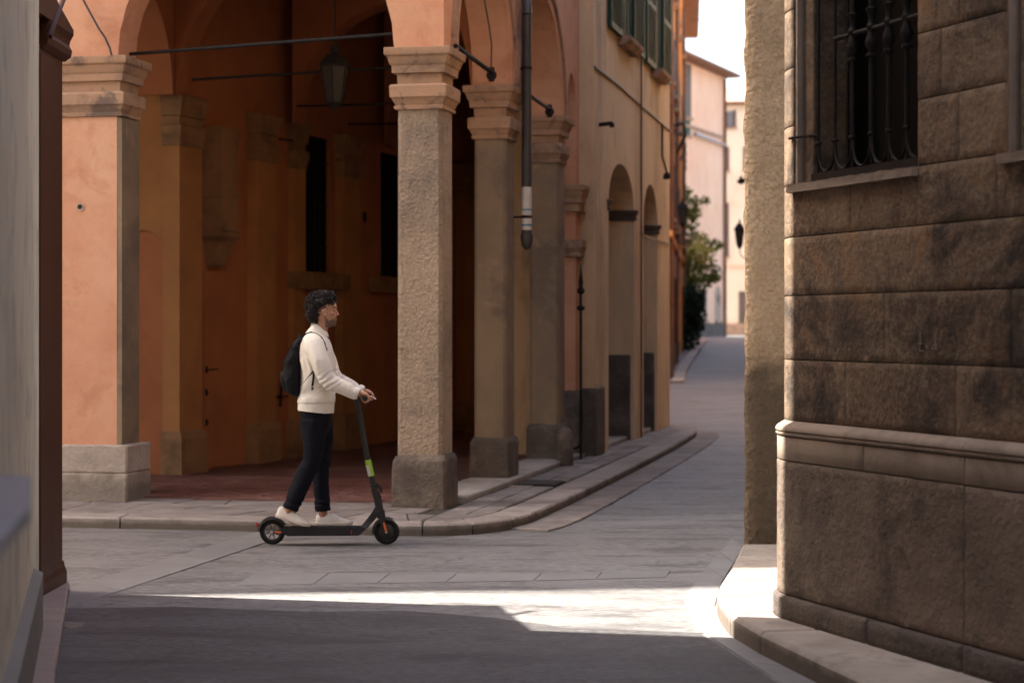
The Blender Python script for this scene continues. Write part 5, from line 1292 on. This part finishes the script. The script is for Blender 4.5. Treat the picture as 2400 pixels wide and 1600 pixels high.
# ---- trousers
def folds(amp, sc, seed, anis=(1,1,1)):
    def f(co, n):
        q = Vector((co.x*sc*anis[0]+seed, co.y*sc*anis[1], co.z*sc*anis[2]))
        return amp*noise.fractal(q, 1.0, 2.0, 3)
    return f
bm = NB()
limb(bm, [PR(741,945), PR(741,966), PR(741,992), PR(742,1015)], [.110,.122,.118,.090], [.145,.160,.168,.150], 22, 2.4)
limb(bm, [PR(738,985,-.082), PR(738,1010,-.09), PR(739,1038,-.095), PR(736,1066,-.093), PR(731,1084,-.092), PR(720,1105,-.09), PR(702.5,1145,-.088), PR(691,1172,-.086), PR(683.5,1190,-.085)], [.110,.098,.085,.072,.070,.073,.069,.063,.060], [.092,.092,.086,.076,.072,.072,.068,.063,.060], 20)
limb(bm, [PR(748,985,.082), PR(751,1010,.09), PR(752,1035,.092), PR(751,1066,.090), PR(750,1088,.090), PR(749.5,1112,.09), PR(750,1140,.088), PR(753,1175,.088), PR(754.5,1199,.088)], [.100,.092,.086,.077,.070,.064,.061,.060,.061], [.092,.092,.086,.076,.070,.068,.066,.062,.060], 20)
def tr_f(co, n):
    z = co.z; k = math.exp(-((z-PR(0,1082).z)/.09)**2)
    a = .004*noise.fractal(Vector((co.x*9+3, co.y*9, co.z*16)), 1, 2, 3)
    a += k*.007*math.sin((co.z*70)+co.x*60+noise.noise(co*14)*3)*(.5+.5*noise.noise(co*9))
    e = math.exp(-((z-PR(0,1180).z)/.05)**2); a += e*.004*math.sin(co.z*110+noise.noise(co*12)*4)
    return a
trs = remesh(bm, 'trousers', M['trouser'], person, .006, 3, tr_f)
bm = NB(); tube(bm, [PR(735,966,-.163), PR(738,985,-.178), PR(733,1000,-.184), PR(727,1010,-.176)], .0022, 5); obj('pocket_seam', bm, M['strap'], trs)
# ---- sweater
bm = NB()
tor = [(966,697.5,783.5,.186),(945,697,784.5,.188),(932,699,786,.188),(915,703,785,.176),(895,705,784.5,.174),(870,704.5,784,.178),(845,703,783,.188),(825,702.5,781,.196),(808,704,777,.196),(796,709,772.5,.178),(787,716,768,.130),(779,724,766,.088),(773,730,765,.074),(767,733,762,.066)]
def tring(y, xb, xf, w_, n=28):
    b, f = PR(xb,y).x, PR(xf,y).x; c = (b+f)/2; tilt = 0; o = []
    for i in range(n):
        q = 2*PI*i/n; ca, sa = math.cos(q), math.sin(q); ff = (abs(ca)**2.5+abs(sa)**2.5)**(-1/2.5)
        x = c+(f-c)*ca*ff
        sl = -.030*max(0, min(1, (800-y)/20))*(ca) if y < 800 else 0
        hem = -.013*ca if y > 940 else 0
        o.append(Vector((x, w_*sa*ff, PR(0,y).z+sl+hem)))
    return o
loft(bm, [tring(*t) for t in tor])
def arm(A, s):
    limb(bm, [A[0]+Vector((-.02,-s*.05,.0)), A[0]+Vector((0,0,-.012)), A[1], A[2]+Vector((-.003,0,0)), A[3], A[4]+Vector((-.035,0,.006)), A[4]+Vector((-.014,0,.003))], [.085,.086,.073,.066,.056,.046,.040], [.075,.074,.068,.060,.052,.044,.042], 20)
arm(SHn, -1); arm(SHf, 1)
def kn_f(co, n):
    yp = -(P0.z+co.z-CAMZ)*PXM+HY; xp = (co.x+P0.x)*PXM+CX
    a = .0035*noise.fractal(Vector((co.x*9, co.y*9+5, co.z*9)), 1, 2, 3)
    # gathers above the rib band and creases at the elbow and armpit
    if 925 < yp < 950 and abs(co.y) < .2 and xp < 795: a += .004*noise.noise(Vector((co.x*45, co.y*45, 3)))*math.exp(-((yp-936)/9)**2)
    k = math.exp(-((xp-776)**2+(yp-892)**2)/500.); a += .0065*k*math.sin((xp*.55+yp*.8)*.55+noise.noise(co*20)*2)
    k = math.exp(-((xp-722)**2+(yp-850)**2)/900.); a += .007*k*math.sin((xp*1.0-yp*.25)*.33+noise.noise(co*12)*2)
    if yp > 942 and xp < 800: a -= .006
    k = math.exp(-((xp-835)**2+(yp-914)**2)/160.); a += .003*k*math.sin(xp*.9)
    return a
swt = remesh(bm, 'sweater', M['knit'], person, .0065, 3, kn_f)
# collar: an open ring band around the neck, zip placket
bm = NB(); rings = []
for (yy, ex_) in ((778,0),(768,-.002),(760,-.006)):
    pass
n = 26; ro = []; ri = []; to = []; ti_ = []
for i in range(n):
    q = 2*PI*i/n; ca, sa = math.cos(q), math.sin(q)
    cb = PR(749.5,772); ct = PR(747.5,766)
    lo = Vector((cb.x+.070*ca, .073*sa, cb.z-.034*ca-.022)); up = Vector((ct.x+.058*ca, .060*sa, ct.z-.034*ca+.012))
    ro.append(lo); to.append(up); ri.append(lo+Vector((-.008*ca,-.008*sa,0))); ti_.append(up+Vector((-.007*ca,-.007*sa,0)))
loft(bm, [ri, ro, [a.lerp(b, .5)+Vector((.002*math.cos(2*PI*i/n), .002*math.sin(2*PI*i/n), 0)) for i, (a, b) in enumerate(zip(ro, to))], to, ti_], cap=False)
obj('collar', bm, M['knit'], swt, smooth=80)
for A, s in ((SHn,-1),(SHf,1)):
    d = (A[4]-A[3]).normalized(); c = A[4]
    bm = NB(); loft(bm, [elip(c+d*t+Vector((0,0,.004)), d, r, r, 20) for t, r in ((-.042,.043),(-.036,.0455),(-.005,.0435),(.000,.041),(.000,.034),(-.03,.033))]); obj('cuff', bm, M['knit'], swt, smooth=60)
# ---- hair
hr = random.Random(5)
bm = NB()
hs = [(685,771,742,.040),(689,780,732,.062),(695,785,725,.076),(702,786.5,721,.085),(710,785,718.5,.092),(717,772,718,.088),(723,760,718.5,.086),(731,754,720,.080),(741,752,722,.072),(749,750,725,.060),(757,748,730,.045)]
loft(bm, [hring(*s) for s in hs][::-1])
base = remesh(bm, 'hair', M['hair'], person, .006, 2, lambda co, n: .009*noise.noise(co*38))
bm = NB()
hv = [(v.co.copy(), v.normal.copy()) for v in base.data.vertices]
for k in range(760):
    co, no = hr.choice(hv)
    yp = -(P0.z+co.z-CAMZ)*PXM+HY; xp = (co.x+P0.x)*PXM+CX
    if xp > 770 and yp > 712: continue
    if xp > 751 and yp > 722: continue
    r = hr.uniform(.007,.0145); ax = Vector((hr.gauss(0,1), hr.gauss(0,1), hr.gauss(0,1))).normalized()
    c = co+no*hr.uniform(-.002,.011)
    a = ax.orthogonal().normalized(); b = ax.cross(a); pts = []
    for j in range(8):
        t = j/7*5.2; pts.append(c+(a*math.cos(t)+b*math.sin(t))*r*(1-.25*j/7)+ax*(j/7-.5)*r*1.3)
    tube(bm, pts, [.0022]+[.0034]*6+[.0016], 5)
o = obj('hair_curls', bm, M['hair'], base, smooth=80)
# ---- shoes
def shoe(heel, toe, s_y, name='shoe'):
    """heel and toe are the sole-line points"""
    h = Vector(heel); t = Vector(toe); d = (t-h); L = d.length; d.normalize(); up = Vector((-d.z, 0, d.x)); Yv = Vector((0,1,0))
    if up.z < 0: up = -up
    def pt(u, v, y): return h+d*(u*L)+up*v+Yv*y
    out = [(0,.020),(.02,.030),(.10,.036),(.3,.037),(.5,.040),(.68,.047),(.82,.046),(.93,.034),(.985,.018),(1.0,.004)]
    bm = NB(); bt = NB()
    for b_, v0, v1, gr in ((bm, .0, .026, .002),):
        rings = []
        for v, g_ in ((v0,-.002),(v0+.004,.001),(v1-.003,.001),(v1,-.001)):
            rg = [pt(u, v+(.010*max(0,(u-.8)/.2)**2 if v < .02 else .006*max(0,(u-.8)/.2)**2), -(w_+g_)) for u, w_ in out]+[pt(u, v+(.010*max(0,(u-.8)/.2)**2 if v < .02 else .006*max(0,(u-.8)/.2)**2), (w_+g_)) for u, w_ in reversed(out)]
            rings.append(rg)
        loft(b_, rings)
    # upper: cross sections along the length, low collar
    ub = NB()
    secs = [(.015,.070,.022),(.06,.090,.030),(.14,.092,.034),(.24,.083,.036),(.34,.088,.037),(.44,.090,.037),(.55,.078,.039),(.66,.062,.043),(.78,.050,.043),(.88,.042,.036),(.95,.034,.024),(.985,.026,.010)]
    rings = []
    for u, hh, w_ in secs:
        rg = []
        for i in range(14):
            q = PI*i/13; c_, s_ = math.cos(q), math.sin(q)
            rg.append(pt(u, .020+(hh-.020)*abs(s_)**.75, w_*math.copysign(abs(c_)**.6, c_)*(1-.22*(s_**2)*(hh/.09))))
        rings.append(rg)
    loft(ub, rings)
    sh = remesh(ub, name, M['shoe'], person, .0045, 2, lambda co, n: .0012*noise.noise(co*40))
    obj('sole', bm, M['sole'], sh, smooth=40); bt.free()
    lb_ = NB()
    for k in range(5):
        u = .42+.055*k; hh = .0905-.0085*k-(.006 if k > 2 else 0)*(k-2)
        tube(lb_, [pt(u, hh-.010, -.024), pt(u+.012, hh+.000, -.010), pt(u+.012, hh+.001, .010), pt(u, hh-.010, .024)], .0028, 5)
    tube(lb_, [pt(.42,.092,-.004), pt(.44,.106,-.016), pt(.47,.098,-.026)], .0024, 5); tube(lb_, [pt(.42,.092,.004), pt(.46,.108,.012), pt(.50,.096,.022)], .0024, 5)
    obj('laces', lb_, M['lace'], sh)
    return
    cb_ = NB(); n = 14; rings = []
    for v, g_ in ((.084,.0),(.091,.004),(.094,.0),(.088,-.006)):
        rings.append([pt(.19+.155*math.cos(2*PI*i/n)*(1+g_*5), v+.006*math.cos(2*PI*i/n)**2, (.030+g_)*math.sin(2*PI*i/n)) for i in range(n)])
    loft(cb_, rings, cap=False); obj('shoe_collar', cb_, M['shoe'], sh, smooth=80)
shoe(PR(648,1207.5,-.085), PR(729,1233.2,-.085), -1)
shoe(PR(737,1232.8,.088), PR(825,1232.8,.088), 1)
# ---------------------------------------------------------------- backpack
BP0 = Vector((X_(690), D0, Z_(925)))
bp = thing('backpack', 'black nylon backpack on the rider back with a front pocket', 'backpack', tuple(BP0))
def BR(x, y, dy=0): return W(x, y, dy)-BP0
bm = NB()
bk_ = [(790,703,712,.075),(800,692,711,.110),(812,682,709,.125),(830,674,708,.135),(850,668,707,.140),(870,665,707,.142),(890,664.5,708,.142),(905,666,708,.140),(918,674,708,.132),(926,686,706,.110),(929,694,703,.08)]
def bring(y, xb, xf, w_, n=24):
    b, f = BR(xb,y).x, BR(xf,y).x; c = (b+f)/2; o = []
    for i in range(n):
        q = 2*PI*i/n; ca, sa = math.cos(q), math.sin(q); ff = (abs(ca)**3+abs(sa)**3)**(-1/3)
        o.append(Vector((c+(f-c)*ca*ff, w_*sa*ff, BR(0,y).z)))
    return o
loft(bm, [bring(*t) for t in bk_])
def bp_f(co, n):
    return .008*noise.fractal(Vector((co.x*10+1, co.y*9, co.z*10)), 1, 2, 3)+.004*abs(noise.noise(Vector((co.x*22, co.y*18, co.z*30))))
bag = remesh(bm, 'bag_body', M['pack'], bp, .007, 3, bp_f)
bm = NB(); loft(bm, [bring(y, a, b, w_) for y, a, b, w_ in ((868,664,680,.10),(872,660,682,.112),(885,658.5,684,.116),(900,660.5,684,.115),(912,665,686,.108),(918,671,688,.095))])
pk = remesh(bm, 'front_pocket', M['pack'], bp, .006, 2, bp_f)
bm = NB(); tube(bm, bez(BR(690,806,-.115), BR(672,835,-.130), BR(668,850,-.134), BR(668,868,-.134)), .003, 6); obj('zip', bm, M['strap'], bag)
bm = NB(); tube(bm, bez(BR(706,792,-.02), BR(699,780,-.02), BR(699,780,.02), BR(706,792,.02)), .007, 8); obj('grab_handle', bm, M['strap'], bag, smooth=60)
def band(bm, pts, wd, th=.006):
    """flat webbing through pts=(x,y,dy); the width runs along wdir given per point"""
    rings = []
    for (x, y, dy), wdv in pts:
        p = BR(x, y, dy); w_ = Vector(wdv[:3]).normalized()*wd/2; t = Vector(wdv[3:]).normalized()*th/2
        rings.append([p-w_-t, p+w_-t, p+w_+t, p-w_+t])
    loft(bm, rings)
for s in (-1, 1):
    k = s
    bm = NB()
    band(bm, [((705,803,.085*k),(0,1,0, 1,0,.3)),((710,792,.095*k),(0,1,0,-.6,0,1)),((720,782,.098*k),(0,1,0,-.3,0,1)),((732,778,.104*k),(0,1,0,.1,.0,1)),((745,782,.112*k),(0,1,0,.5,0,1)),((757,790,.122*k),(0,1,0,.8,0,.6)),((765,802,.130*k),(0,1,0,1,0,.4)),((770,818,.142*k),(.2,1,0,1,0,.2)),((770,836,.155*k),(.5,1,0,1,-k*.5,0)),((763,850,.172*k),(.8,.4,.4,0,k,0)),((752,860,.186*k),(.6,0,.8,0,1,0)),((743,866,.192*k),(.5,0,1,0,1,0)),((733,876,.196*k),(.6,0,1,0,1,0)),((715,897,.182*k),(.6,0,.8,0,1,0)),((703,910,.15*k),(.6,0,.8,0,1,0))], .042, .009)
    obj('shoulder_strap', bm, M['strap'], bp, smooth=30)
bm = NB()
band(bm, [((742,866,-.202),(1,0,0,0,1,0)),((741,884,-.197),(1,0,0,0,1,0)),((739,898,-.192),(1,0,0,0,1,0)),((738,903,-.192),(1,0,0,0,1,0))], .016, .004); obj('strap_tail', bm, M['strap'], bp)
bm = NB(); box(bm, -.008,.008,-.004,.004,-.012,.012); o = obj('buckle', bm, M['rim'], bp, loc=tuple(BR(738.5,908,-.195)))
